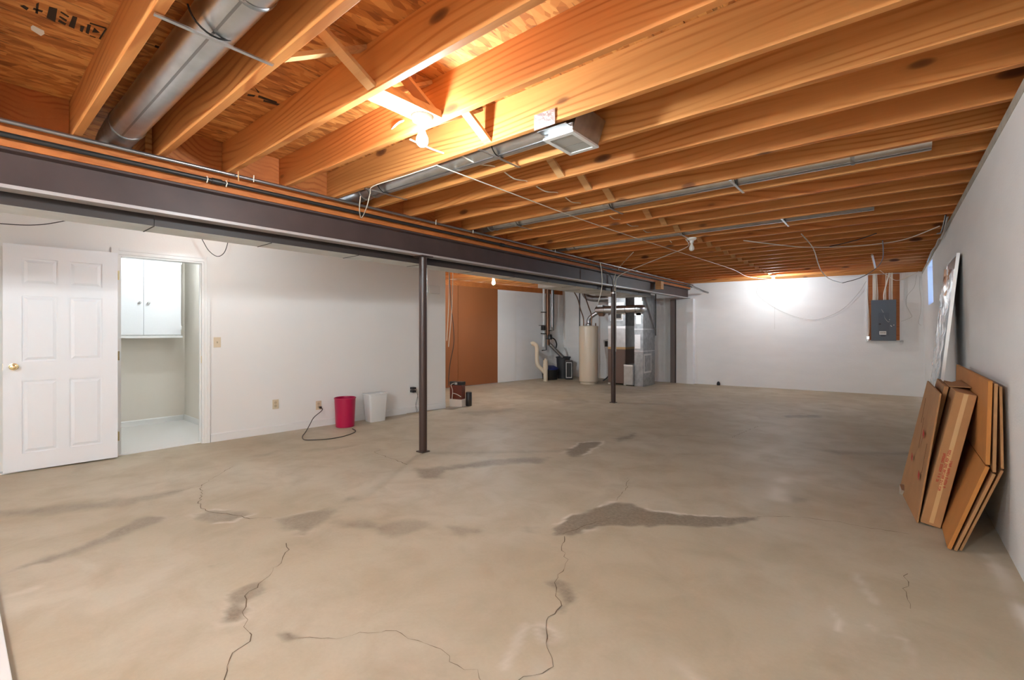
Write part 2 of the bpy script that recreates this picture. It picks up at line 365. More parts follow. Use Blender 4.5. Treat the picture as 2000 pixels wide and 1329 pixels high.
def make_floor():
    st = .02; x0, x1, y0, y1 = -7.95, .75, YB - .15, 12.1
    nx = int((x1 - x0) / st) + 1; ny = int((y1 - y0) / st) + 1
    gx, gy = np.meshgrid(np.linspace(x0, x1, nx), np.linspace(y0, y1, ny))
    co = np.stack([gx, gy, np.zeros_like(gx)], -1).reshape(-1, 3)
    nz1 = value_noise(gx, gy, .05, 1); nz2 = value_noise(gx, gy, .16, 2)
    stain_and_shadow = np.zeros_like(gx); pale = np.zeros_like(gx)
    S = [  # outline in photograph points, strength, softness (m), white rim
     ([(1085,1045),(1097,1022),(1100,1010),(1150,1000),(1190,982),(1230,985),(1270,998),(1330,1005),(1400,1010),(1475,1012),(1440,1022),(1380,1030),(1300,1025),(1230,1028),(1180,1026),(1140,1036),(1120,1046)], .85, .02, 1),
     ([(540,1015),(600,1002),(655,995),(645,1010),(620,1025),(590,1045),(560,1030)], .62, .05, .5),
     ([(375,1005),(420,998),(490,1005),(450,1022),(400,1018)], .55, .04, .7),
     ([(245,1025),(290,1010),(330,1008),(320,1018),(280,1032),(180,1070),(80,1105),(15,1118),(60,1100),(150,1070),(215,1042)], .62, .05, .2),
     ([(650,1022),(700,1018),(740,1025),(790,1018),(830,1020),(840,1032),(790,1045),(760,1048),(720,1035),(670,1030)], .5, .06, 0),
     ([(875,1030),(910,1030),(940,1038),(900,1046)], .45, .04, 0), ([(1012,1034),(1040,1034),(1045,1042),(1015,1040)], .35, .03, 0),
     ([(440,1175),(470,1150),(510,1140),(500,1160),(480,1180),(490,1205),(470,1222),(430,1220)], .62, .03, .3),
     ([(1075,1140),(1090,1130),(1125,1165),(1120,1185),(1095,1200),(1090,1170)], .65, .02, 0),
     ([(1050,1222),(1085,1225),(1095,1245),(1075,1258),(1050,1240)], .42, .04, .5),
     ([(810,915),(880,912),(960,897),(1070,895),(1060,905),(980,908),(870,920),(865,935),(820,938)], .6, .05, 0),
     ([(1100,885),(1130,865),(1180,862),(1150,885),(1120,893)], .75, .04, 1), ([(1205,857),(1240,847),(1240,855),(1210,862)], .7, .05, 0),
     ([(540,1240),(570,1236),(588,1248),(560,1251)], .85, .015, 0),
     ([(0,1000),(150,985),(280,970),(380,950),(340,966),(200,995),(0,1012)], .45, .07, 0),
     ([(1538,966),(1572,975),(1550,982)], .5, .05, 0), ([(1530,812),(1600,811),(1600,816),(1535,816)], .7, .06, 0),
     ([(1580,876),(1640,882),(1800,884),(1800,890),(1640,888)], .45, .08, 0),
     ([(890,806),(960,801),(1010,797),(1000,804),(930,812)], .45, .1, 0), ([(1090,782),(1130,776),(1150,786),(1110,792)], .35, .12, 0),
     ([(500,890),(540,882),(535,888),(505,893)], .4, .06, 0), ([(565,883),(660,873),(690,871),(650,879)], .3, .05, 0),
     ([(400,1100),(425,1098),(412,1107)], .4, .02, 0), ([(672,972),(698,968),(700,976),(676,980)], .4, .04, 0),
     ([(1180,758),(1285,752),(1300,760),(1230,770),(1170,768)], .4, .2, 0), ([(820,885),(900,883),(1100,880),(1100,884),(900,887),(830,887)], .3, .05, 0)]  # last outline paints the nearer post's cast shadow in with the stains
    for poly, k, soft, rim in S:
        W = [at(c, r) for c, r in poly]; W = [(p.x, p.y) for p in W]
        bx0, bx1 = min(p[0] for p in W) - .4, max(p[0] for p in W) + .4; by0, by1 = min(p[1] for p in W) - .4, max(p[1] for p in W) + .4
        i0, i1 = np.searchsorted(gy[:, 0], [by0, by1]); j0, j1 = np.searchsorted(gx[0], [bx0, bx1])
        if i1 <= i0 or j1 <= j0: continue
        X = gx[i0:i1, j0:j1]; Y = gy[i0:i1, j0:j1]
        sd = poly_sd(X, Y, W) + (nz1[i0:i1, j0:j1] - .5) * .05 + (nz2[i0:i1, j0:j1] - .5) * .06
        mk = np.clip(.5 - sd / (2 * soft), 0, 1); mk = mk * mk * (3 - 2 * mk) * k * 1.2 * (.75 + .5 * nz2[i0:i1, j0:j1])
        stain_and_shadow[i0:i1, j0:j1] = np.maximum(stain_and_shadow[i0:i1, j0:j1], np.clip(mk, 0, .95))
        if rim:
            rm = np.exp(-((sd - .018) / .014) ** 2) * np.clip((nz2[i0:i1, j0:j1] - .45) * 4, 0, 1) * .8 * rim
            pale[i0:i1, j0:j1] = np.maximum(pale[i0:i1, j0:j1], rm)
    for line, wd, k in [([(1938,1090),(1960,1130),(1985,1175),(2040,1270)], .03, .9), ([(1795,772),(1815,792),(1828,815)], .12, .6), ([(985,1300),(1005,1265),(1028,1222)], .018, .55),
                        ([(1520,975),(1515,950),(1535,935),(1560,930)], .08, .5), ([(1690,1215),(1715,1240),(1770,1250),(1790,1310)], .012, .6), ([(1620,1185),(1635,1210),(1637,1230)], .012, .6),
                        ([(1670,1120),(1700,1165),(1708,1178)], .02, .35), ([(1310,1290),(1345,1315),(1360,1329)], .03, .5), ([(975,795),(1060,780),(1110,790)], .05, .3), ([(1230,776),(1330,768)], .05, .4), ([(1070,1305),(1085,1310)], .05, .7), ([(0,1170),(70,1150)], .02, .35)]:
        W = [at(c, r) for c, r in line]; d = np.full(gx.shape, 1e9)
        for a, b in zip(W, W[1:]):
            ex, ey = b.x - a.x, b.y - a.y; t = np.clip(((gx - a.x) * ex + (gy - a.y) * ey) / (ex*ex + ey*ey), 0, 1)
            d = np.minimum(d, np.hypot(gx - a.x - t*ex, gy - a.y - t*ey))
        mk = np.exp(-((d + (nz1 - .5) * .03) / wd) ** 2) * k * np.clip(.25 + 1.4 * (nz2 - .2), 0, 1)
        pale = np.maximum(pale, mk)
    me = bpy.data.meshes.new('floor'); nq = (nx - 1) * (ny - 1)
    me.vertices.add(nx * ny); me.vertices.foreach_set('co', co.ravel())
    a = (np.arange(ny - 1)[:, None] * nx + np.arange(nx - 1)[None]).ravel()
    quads = np.stack([a, a + 1, a + nx + 1, a + nx], 1)
    me.loops.add(nq * 4); me.loops.foreach_set('vertex_index', quads.ravel().astype(np.int32))
    me.polygons.add(nq); me.polygons.foreach_set('loop_start', np.arange(0, nq * 4, 4, dtype=np.int32))
    me.update(calc_edges=True)
    for nme, arr in (('stain_and_shadow', stain_and_shadow), ('pale', pale)):
        at_ = me.attributes.new(nme, 'FLOAT', 'POINT'); at_.data.foreach_set('value', arr.ravel().astype(np.float32))
    me.materials.append(M['floor'])
    o = bpy.data.objects.new('floor', me); COL.objects.link(o)
    return tag(o, 'cracked beige concrete basement floor with grey patches', 'floor', kind='structure')
floor = make_floor()
cracks = [([(1105,1048),(1100,1070),(1107,1095),(1098,1115),(1085,1140),(1090,1165),(1098,1185),(1080,1200),(1065,1215),(1068,1250),(1072,1270),(1078,1300),(1060,1315),(1040,1322),(1010,1332)], .0055),
 ([(555,1063),(563,1075),(548,1090),(553,1100),(538,1110),(533,1125),(510,1140),(480,1165),(478,1195),(485,1235),(493,1243),(470,1265),(448,1285),(437,1332)], .005),
 ([(392,952),(394,968),(388,980),(392,993),(410,1000),(450,1005),(490,1013),(530,1012)], .006),
 ([(588,1248),(640,1250),(700,1240),(775,1232),(800,1245),(850,1265),(895,1305),(930,1312),(940,1332)], .003),
 ([(1103,1044),(1140,1028),(1200,1010)], .006), ([(1228,932),(1222,955),(1205,978)], .004),
 ([(1475,1010),(1550,1010),(1640,1020),(1700,1032),(1775,1044)], .005), ([(740,880),(730,884),(770,898),(795,908)], .007),
 ([(392,950),(420,932),(455,912)], .005), ([(1280,850),(1430,855),(1480,833)], .006), ([(1430,855),(1500,866)], .005), ([(1770,1120),(1768,1150),(1778,1190)], .004),
 ([(940,793),(990,789),(1050,786)], .008), ([(650,878),(690,872)], .006), ([(280,972),(340,962),(392,950)], .005)]
for pts, wd in cracks:
    P = [at(c, r) for c, r in pts]; Q = []
    for a, b in zip(P, P[1:]):
        n = max(2, int((b - a).length / .035))
        for i in range(n): Q.append(a.lerp(b, i / n) + Vector((random.uniform(-1, 1), random.uniform(-1, 1), 0)) * .012)
    Q.append(P[-1]); mb = MB(); V = []
    for i, q in enumerate(Q):
        t = (Q[min(i + 1, len(Q) - 1)] - Q[max(i - 1, 0)]).normalized(); nrm = Vector((-t.y, t.x, 0)) * wd * random.uniform(.08, .5)
        V += [q + nrm + Vector((0, 0, .0012)), q - nrm + Vector((0, 0, .0012))]
    mb.add(V, [(2*i, 2*i+1, 2*i+3, 2*i+2) for i in range(len(Q) - 1)]).build('crack', 'crack', floor)

# ------------------------------------------------------------------ walls
pL, qL = (LX(YB), YB), (LX(5.165), 5.165)
dL = Vector((qL[0] - pL[0], qL[1] - pL[1])).normalized(); sL = lambda y: (y - YB) / dL.y
HINGE_Y, STRIKE_Y, HEAD = 1.09, 1.815, 2.036
wl = holed(pL, qL, (-.12, 0), 0, ZJ, [(sL(HINGE_Y), sL(STRIKE_Y), 0, HEAD)]).build('wall_left', 'wall')
tag(wl, 'white drywall partition with closet doorway, switch and outlets', 'wall', kind='structure')
tag(holed((qL[0] - .121, 5.165), (-8.0, 5.165), (0, -.12), 0, ZJ, []).build('wall_return', 'wall'), 'short return wall behind the end of the white partition', 'wall', kind='structure')
pU, qU = (UX(5.0), 5.0), (UX(11.2), 11.2)
wu = tag(holed(pU, qU, (-.2, 0), 0, 2.27, []).build('wall_utility', 'block'), 'white painted utility wall beside the brown hardboard sheet', 'wall', kind='structure')
up = MB().hexa([Vector((pU[0] - .02, 5.0, 2.271)), Vector((qU[0] - .02, 11.2, 2.271)), Vector((qU[0] - .18, 11.2, 2.271)), Vector((pU[0] - .18, 5.0, 2.271))] + [Vector((pU[0] - .02, 5.0, 2.399)), Vector((qU[0] - .02, 11.2, 2.399)), Vector((qU[0] - .18, 11.2, 2.399)), Vector((pU[0] - .18, 5.0, 2.399))]).build('sill_plate', 'plate', wu)
tag(holed((-7.9, FY(-7.9)), (.8, FY(.8)), (0, .2), 0, ZJ - .0006, []).build('wall_far', 'block'), 'white painted far foundation wall carrying the electrical panel', 'wall', kind='structure')
WIN = (9.06, 10.2, 1.68, 2.31)
wr = tag(holed((RXB, YB), (RXB, 12.0), (.24, 0), 0, 2.345, [(WIN[0] - YB, WIN[1] - YB, WIN[2], WIN[3])], lean=(RXT - RXB, 0)).build('wall_right', 'block'), 'white painted foundation wall with high small window', 'wall', kind='structure')
MB().box((RXT - .004, YB, 2.345), (.76, 12.0, 2.399)).build('ledge', 'bareconc', wr)
tag(MB().box((-6.6, YB - .12, 0), (.8, YB, ZJ)).build('wall_back', 'wall'), 'white wall on the camera side of the basement', 'wall', kind='structure')
# pilaster under the beam end, brown strip beside it
MB().box((-4.02, FY(-4) - .10, 0), (-3.62, FY(-4) + .06, 2.03)).build('pilaster', 'block', bpy.data.objects['wall_far'])
o = MB().box((-4.16, FY(-4.1) - .10, 0), (-4.05, FY(-4.1) + .02, 2.03)).build('brown_strip', 'strip', bpy.data.objects['wall_far'])
# window
wn = empty('window_1', (RX(2) + .12, WIN[0], WIN[2]))
tag(wn, 'small high basement window with pale blue daylight', 'window', kind='structure')
W_, H_ = WIN[1] - WIN[0], WIN[3] - WIN[2]
holed((0, 0), (0, W_), (.05, 0), 0, H_, [(.04, W_ - .04, .04, H_ * .5 - .02), (.04, W_ - .04, H_ * .5 + .02, H_ - .04)]).build('window_frame', 'trim', wn)
for z0, z1 in ((.04, H_ * .5 - .02), (H_ * .5 + .02, H_ - .04)):
    MB().box((.02, .04, z0), (.026, W_ - .04, z1)).build('pane', 'glass', wn)
# baseboards
def base_run(name, a, b, h, th, label):
    d = Vector((b[0] - a[0], b[1] - a[1], 0)).normalized(); n = Vector((d.y, -d.x, 0)) * th
    A, B = Vector((*a, 0)), Vector((*b, 0)); mb = MB()
    mb.hexa([A, B, B + n, A + n] + [p + Vector((0, 0, h - .012)) for p in (A, B, B + n, A + n)])
    mb2 = MB(); t = Vector((0, 0, h - .012)); u = Vector((0, 0, h))
    o = mb.build(name, 'trim'); mb2.hexa([A + t, B + t, B + n + t, A + n + t, A + u, B + u, B + n * .4 + u, A + n * .4 + u]).build('top_bead', 'trim', o)
    return tag(o, label, 'baseboard', kind='structure')
base_run('baseboard_left', (LX(1.88) + .0005, 1.88), (LX(5.16) + .0005, 5.16), .095, .014, 'white baseboard along the partition behind the waste bins')
# ------------------------------------------------------------------ closet behind the doorway
CX0, CY0, CY1 = -7.70, .2, 2.11
tag(holed((CX0, CY0 - .3), (CX0, CY1), (-.1, 0), 0, ZJ, []).build('wall_closet_back', 'closet'), 'cream back wall inside the closet below white cabinet', 'wall', kind='structure')
tag(MB().box((CX0, CY1, 0), (LX(2.1) - .13, CY1 + .1, ZJ)).build('wall_closet_side', 'closet'), 'narrow cream side wall inside the closet', 'wall', kind='structure')
tag(MB().box((CX0, CY0 - .4, 0), (LX(.2) - .13, CY0 - .3, ZJ)).build('wall_closet_near', 'closet'), 'hidden near side wall of the closet', 'wall', kind='structure')
tag(MB().box((CX0, CY0 - .3, .001), (LX(1.4) - .01, CY1, .012)).build('floor_closet', 'tile'), 'glossy white closet floor seen through the doorway', 'floor', kind='structure')
tag(MB().box((CX0 - .1, CY0 - .4, ZJ - .02), (LX(.3) - .125, CY1 + .1, ZJ - .003)).build('ceiling_closet', 'wall'), 'white closet ceiling above the cabinet', 'ceiling', kind='structure')
base_run('baseboard_closet', (CX0, CY0 - .2), (CX0, CY1 - .016), .085, .014, 'white baseboard along the closet back wall')
tag(MB().box((CX0 + .015, CY1 - .014, .012), (LX(2.1) - .14, CY1, .085)).build('baseboard_closet_side', 'trim'), 'short white baseboard on the closet side wall', 'baseboard', kind='structure')
cab = tag(empty('wall_cabinet', (-7.69, 1.17, 1.2)), 'white two-door wall cabinet hung inside the closet', 'cabinet')
MB().box((0, 0, 0), (.32, .81, 1.12)).build('cabinet_body', 'trim', cab)
MB().box((0, -.01, -.03), (.345, .82, -.001)).build('bottom_ledge', 'trim', cab)
for y0, y1, ky in ((.006, .402, .36), (.406, .804, .45)):
    d = MB().box((.321, y0, .012), (.339, y1, 1.11)).build('cabinet_door', 'door', cab)
    MB().lathe([(.006, .339), (.006, .352), (.015, .358), (.016, .366), (.009, .372)], 16, (0, ky, .42), 'X').build('knob', 'chrome', d, True)
for z in (.10, .98):
    MB().lathe([(.006, -.03), (.006, .03)], 10, (.343, .806, z)).build('hinge', 'chrome', cab)
# door casing
cas = tag(empty('trim_1', (0, 0, 0)), 'white moulded casing around the closet doorway', 'door casing', kind='structure')
def wall_box(y0, y1, z0, z1, t0, t1, name, m, parent, bevel=0):
    a, b = Vector((LX(y0), y0, 0)), Vector((LX(y1), y1, 0)); n = Vector((dL.y, -dL.x, 0))
    P = [a + n * t0, b + n * t0, b + n * t1, a + n * t1]
    return MB().hexa([p + Vector((0, 0, z0)) for p in P] + [p + Vector((0, 0, z1)) for p in P]).build(name, m, parent, bevel=bevel)
for nm, y0, y1, z0, z1 in (('casing_leg', STRIKE_Y, STRIKE_Y + .062, 0, HEAD + .062), ('casing_leg', HINGE_Y - .062, HINGE_Y, 0, HEAD + .062), ('casing_head', HINGE_Y - .0, STRIKE_Y, HEAD, HEAD + .062)):
    c = wall_box(y0, y1, z0, z1, .0005, .012, nm, 'trim', cas)
    if nm == 'casing_head': wall_box(y0, y1, z0 + .035, z1 - .004, .012, .020, 'moulding', 'trim', c)
    else:
        a, b = (y0 + .028, y1 - .004) if y0 == STRIKE_Y else (y0 + .004, y1 - .028)
        wall_box(a, b, 0, z1 - .004, .012, .020, 'moulding', 'trim', c)
wall_box(STRIKE_Y - .018, STRIKE_Y, 0, HEAD, -.125, .0, 'jamb', 'trim', cas); wall_box(HINGE_Y, HINGE_Y + .018, 0, HEAD, -.125, 0, 'jamb', 'trim', cas)
wall_box(HINGE_Y + .018, STRIKE_Y - .018, HEAD - .018, HEAD, -.125, 0, 'head_jamb', 'trim', cas)
wall_box(STRIKE_Y - .03, STRIKE_Y - .018, 0, HEAD - .018, -.08, -.045, 'door_stop', 'trim', cas)
wall_box(STRIKE_Y - .0205, STRIKE_Y - .018, .90, .98, -.03, -.005, 'strike_plate', 'brass', cas)
# the open six-panel door leaf: hinge edge at local y=0, running to -y
hp = Vector((-5.905, 1.06, .014)); ang = math.atan2(-5.99 + 5.905, .30 - 1.06)
dr = empty('door_1', hp, 0); dr.rotation_euler.z = math.atan2(.085, .76) * -1
tag(dr, 'open white six-panel door leaf standing against the partition', 'door', kind='structure')
DW, DH, DT = .765, 2.018, .035
cols = ((.115, .345), (.42, .65)); rows = ((.155, .80), (.975, 1.56), (1.665, 1.895))
holes = [(a, b, z0, z1) for a, b in cols for z0, z1 in rows]
for side, x0, sg in ((0, 0.0, -1), (1, -DT, 1)):
    holed((x0, 0), (x0, -DW), (sg * .009, 0), 0, DH, holes).build('stile_frame', 'door', dr)
    for a, b, z0, z1 in holes:
        xb = x0 + sg * .009; P = [(xb, -a, z0), (xb, -b, z0), (xb, -b, z1), (xb, -a, z1)]
        i = .012; j = .035
        Q = [(xb, -a - i, z0 + i), (xb, -b + i, z0 + i), (xb, -b + i, z1 - i), (xb, -a - i, z1 - i)]
        xr = x0 + sg * .002; R = [(xr, -a - j, z0 + j), (xr, -b + j, z0 + j), (xr, -b + j, z1 - j), (xr, -a - j, z1 - j)]
        MB().add(Q + R, [(3,2,1,0),(4,5,6,7),(0,1,5,4),(1,2,6,5),(2,3,7,6),(3,0,4,7)]).build('panel', 'door', dr)
MB().box((-DT + .009, -DW, 0), (-.009, 0, DH)).build('door_core', 'door', dr)
kb = MB().lathe([(.031, 0), (.031, .006), (.013, .010), (.012, .030), (.024, .040), (.028, .052), (.022, .064), (.008, .068)], 20, (0, -DW + .065, .93), 'X').build('door_knob', 'brass', dr, True)
MB().box((-DT + .006, -DW - .002, .90), (-.006, -DW, .96)).build('latch_plate', 'brass', dr)
for z in (.2, 1.0, 1.8): MB().lathe([(.007, -.045), (.007, .045)], 10, (-DT, .008, z)).build('hinge', 'brass', dr)

# ------------------------------------------------------------------ ceiling: joists, subfloor sheets, cross bridging
ceil = tag(empty('ceiling', (-3.6, 5, ZJ)), 'open wooden joist ceiling with strand board subfloor', 'ceiling', kind='structure')
def child(o): o.parent = ceil; o.matrix_parent_inverse = Matrix.Translation(ceil.location).inverted(); return o
JT = .038
def JY(k): return .495 + .4064 * k                 # far face of joist k
jr = MB().box((-2.24, -JT, 0), (2.24, 0, ZS - ZJ)); proto = child(jr.build('joist', 'joist', bevel=.0025)); first = True
jl = MB().box((-2.05, -JT, 0), (2.05, 0, ZS - ZJ)); proto2 = child(jl.build('joist', 'joist', bevel=.0025)); first2 = True
KS = list(range(-7, 27))
for k in KS:
    o = proto if k == KS[0] else share(proto); o.location = (-1.625, JY(k), ZJ)
    o2 = proto2 if k == KS[0] else share(proto2); o2.location = (-5.86, JY(k) - JT - .002, ZJ)
child(MB().box((.62, YB, ZJ), (.66, 12, ZS)).build('rim_joist', 'joist'))
e = MB(); e.hexa([Vector((-7.9, FY(-7.9) + .02, ZJ)), Vector((.62, FY(.62) + .02, ZJ)), Vector((.62, FY(.62) + .06, ZJ)), Vector((-7.9, FY(-7.9) + .06, ZJ))] + [Vector((-7.9, FY(-7.9) + .02, ZS)), Vector((.62, FY(.62) + .02, ZS)), Vector((.62, FY(.62) + .06, ZS)), Vector((-7.9, FY(-7.9) + .06, ZS))])
child(e.build('end_joist', 'joist'))
child(MB().box((-8, YB - .04, ZJ), (.7, YB, ZS)).build('end_joist', 'joist'))
child(MB().box((-8, YB, ZJ), (-7.92, 12, ZS)).build('rim_joist', 'joist'))
# blocking over the beam line, one block in each bay
blk = None
for k in KS[:-1]:
    if k in (0, 4, 8, 12): continue
    if blk is None: blk = child(MB().box((-.019, .002, 0), (.019, .4064 - JT - .002, ZS - ZJ)).build('blocking', 'plate')); o = blk
    else: o = share(blk)
    o.location = (-3.80, JY(k), ZJ)
sh = None
for i in range(7):
    for j in range(7):
        if sh is None: sh = child(MB().box((-.608, -1.217, 0), (.608, 1.217, .018)).build('subfloor_panel', 'osb')); o = sh
        else: o = share(sh)
        o.location = (-7.42 + 1.22 * i, -2.06 + 2.44 * j + (1.22 if i % 2 else 0) - .6, ZS)
# unseen outer cap added so that no daylight enters through sheet joints
child(MB().box((-8.4, YB - .6, ZS + .02), (1.0, 12.6, ZS + .05)).build('daylight_block_cap', 'osb'))
# cross bridging
XB = -1.93
def brace_mesh(flip):
    a = Vector((0, .001, .012)); b = Vector((0, .4064 - JT - .001, ZS - ZJ - .012))
    if flip: a.z, b.z = b.z, a.z
    d = (b - a).normalized(); n = Vector((0, -d.z, d.y)) * .009
    wv = Vector((.03, 0, 0))
    return MB().hexa([a - n - wv, a - n + wv, a + n + wv, a + n - wv, b - n - wv, b - n + wv, b + n + wv, b + n - wv])
br = [None, None]
for k in range(1, 26):
    if k in (4, 8, 12): continue
    for f in (0, 1):
        if br[f] is None: br[f] = child(brace_mesh(f).build('cross_brace', 'brace')); o = br[f]
        else: o = share(br[f])
        o.location = (XB + (.036 if f else -.036) , JY(k), ZJ)
# ink stamps on the subfloor sheet
def stamp_poly(polys, m='ink'):
    mb = MB()
    for p in polys: mb.prism([at(c, r, ZS - .0005) for c, r in p], (0, 0, -.001))
    o = child(mb.build('stamp_mark', m)); o['kind'] = 'stuff'; return o
stamp_poly([[(39,11),(47,10),(56,16),(52,20)], [(64,18),(66,15),(84,21),(82,24)], [(71,7),(76,5),(74,27),(69,25)],
            [(96,13),(112,17),(108,43),(91,34)], [(119,22),(135,32),(133,34),(118,24)], [(117,31),(131,39),(129,42),(115,33)], [(115,38),(130,46),(127,49),(113,42)],
            [(142,31),(151,34),(145,56),(134,51)], [(157,50),(165,52),(161,63),(156,60)], [(171,47),(178,49),(173,67),(167,63)],
            [(184,54),(195,64),(180,63)], [(176,44),(208,54),(206,56),(175,46)], [(206,55),(209,56),(196,77),(193,75)], [(176,69),(187,73),(186,74),(175,70)]])
stamp_poly([[(60,52),(64,49),(86,60),(87,66),(80,70),(61,58)]], 'paper')
stamp_poly([[(303,88),(318,93),(317,97),(302,92)], [(318,93),(337,99),(335,103),(320,99)]])
stamp_poly([[(484,184),(499,186),(496,189),(483,187)], [(497,170),(507,180),(504,181)], [(505,186),(541,199),(540,202),(504,190)], [(515,195),(549,204),(547,207),(514,198)]])

# ------------------------------------------------------------------ steel beam, plates, posts
beam = tag(empty('steel_beam', (-3.775, 4.5, 2.04)), 'long brown steel I-beam running down the basement under the joists', 'beam', kind='thing')
def bchild(o): o.parent = beam; o.matrix_parent_inverse = Matrix.Translation(beam.location).inverted(); return o
y0, y1 = YB, FY(-3.8) - .02
prof = [(-.055, 2.04), (.055, 2.04), (.055, 2.051), (.006, 2.058), (.006, 2.232), (.055, 2.239), (.055, 2.25), (-.055, 2.25), (-.055, 2.239), (-.006, 2.232), (-.006, 2.058), (-.055, 2.051)]
prof = [(-.006, 2.0605), (.006, 2.0605), (.006, 2.242), (.055, 2.249), (.055, 2.262), (-.055, 2.262), (-.055, 2.249), (-.006, 2.242)]
bchild(MB().prism([(-3.775 + a, y0, z) for a, z in prof], (0, y1 - y0, 0)).build('i_section', 'steel'))
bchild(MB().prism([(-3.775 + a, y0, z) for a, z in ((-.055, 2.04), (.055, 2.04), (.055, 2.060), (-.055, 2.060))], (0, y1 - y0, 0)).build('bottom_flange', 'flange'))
for i, (z0, z1) in enumerate(((2.2635, 2.298), (2.299, 2.344), (2.345, 2.399))):
    bchild(MB().box((-3.775 - .068, y0, z0), (-3.775 + .062 - .006 * i, y1, z1)).build('sill_plate', 'plate'))
def post(x, y, label):
    r = tag(empty('support_post', (x, y, 0)), label, 'post', 'brown steel posts under the beam')
    MB().lathe([(.041, .01), (.041, 2.03)], 28).build('pipe', 'steel_d', r, True)
    MB().box((-.075, -.075, 2.03), (.075, .075, 2.04)).build('cap_plate', 'steel_d', r)
    MB().box((-.05, -.05, 0), (.05, .05, .01)).build('base_plate', 'steel_d', r)
    return r
post(-3.775, 3.14, 'brown round steel post standing nearer the waste bins')
post(-3.775, 7.42, 'brown round steel post with cables clamped at its top, before the furnace')
# wood block on the beam
tag(MB().box((-3.72, 9.16, 2.115), (-3.60, 9.30, 2.275)).build('wood_block', 'brace', bevel=.003), 'short pale wood block fixed to the far side of the steel beam', 'wood block')
# pipes in front of the plates
p1 = tag(empty('metal_conduit', (-3.655, 4.5, 2.382)), 'thin grey metal conduit hung just under the joists beside the beam', 'pipe')
MB().tube([(0, y0 - 4.5, 0), (0, 0, 0), (0, y1 - 4.5, -.02)], .0125, 10).build('conduit_pipe', 'conduit', p1, True)
for yy in (-2.6, -.9, 1.4, 3.6): MB().lathe([(.016, -.03), (.016, .03)], 10, (0, yy, 0), 'Y').build('coupling', 'conduit', p1, True)
for yy in (-3.07, -1.3, -.75, .9):
    MB().tube([(.013, yy, -.02), (.016, yy, .03)], .0035, 6).build('strap_nail', 'cable', p1)
p2 = tag(empty('gas_pipe', (-3.680, 4.5, 2.316)), 'black iron gas pipe running along the wooden plates above the beam', 'pipe')
MB().tube([(0, y0 - 4.5, 0), (0, y1 - 4.5, 0)], .0155, 12).build('iron_pipe', 'iron', p2, True)
for yy in (-3.3, -.2, 2.9): MB().lathe([(.021, -.03), (.021, .03)], 12, (0, yy, 0), 'Y').build('coupling', 'iron', p2, True)
for yy in (-3.36, -3.24): MB().tube([(.0, yy, .022), (.022, yy, 0), (.0, yy, -.022)], .004, 6).build('wire_tie', 'cable', p2)

# ------------------------------------------------------------------ trunk ducts beside the beam
tr = tag(empty('trunk_duct', (-4.02, 0, 1.975)), 'long galvanised trunk duct running beside the steel beam', 'duct')
ys = [YB + .02, -2.3, -1.48, -.69, .09, .887, 1.66, 2.45, 3.22, 4.0, 4.78, 5.56, 6.34, 7.12, 7.9, 8.68, 9.3]
for a, b in zip(ys, ys[1:]):
    d_ = MB().box((-.125, a + .004, 0), (.141, b - .004, .215)).build('duct_section', 'ductbot', tr)
    MB().box((.1412, a + .002, .001), (.145, b - .002, .215)).build('side_shade_sheet', 'ductside', d_)  # dark sheet that puts shade on the duct's room-facing side
    MB().box((-.127, b - .0035, -.003), (.141, b + .0035, .217)).build('drive_cleat', 'seam', tr)
tr2 = tag(empty('return_duct', (-4.40, 0, 1.985)), 'galvanised return duct beside the trunk duct near the utility area', 'duct')
ys = [6.3, 7.0, 7.8, 8.6, 9.35]
for a, b in zip(ys, ys[1:]):
    MB().box((-.20, a + .003, 0), (.20, b - .003, .205)).build('duct_section', 'ductbot', tr2)
    MB().box((.205, (a + b) / 2 - .012, .1), (.208, (a + b) / 2 + .012, .412)).build('hanger_strap', 'galv', tr2)
    MB().box((-.204, b - .005, -.003), (.204, b + .005, .208)).build('drive_cleat', 'seam', tr2)

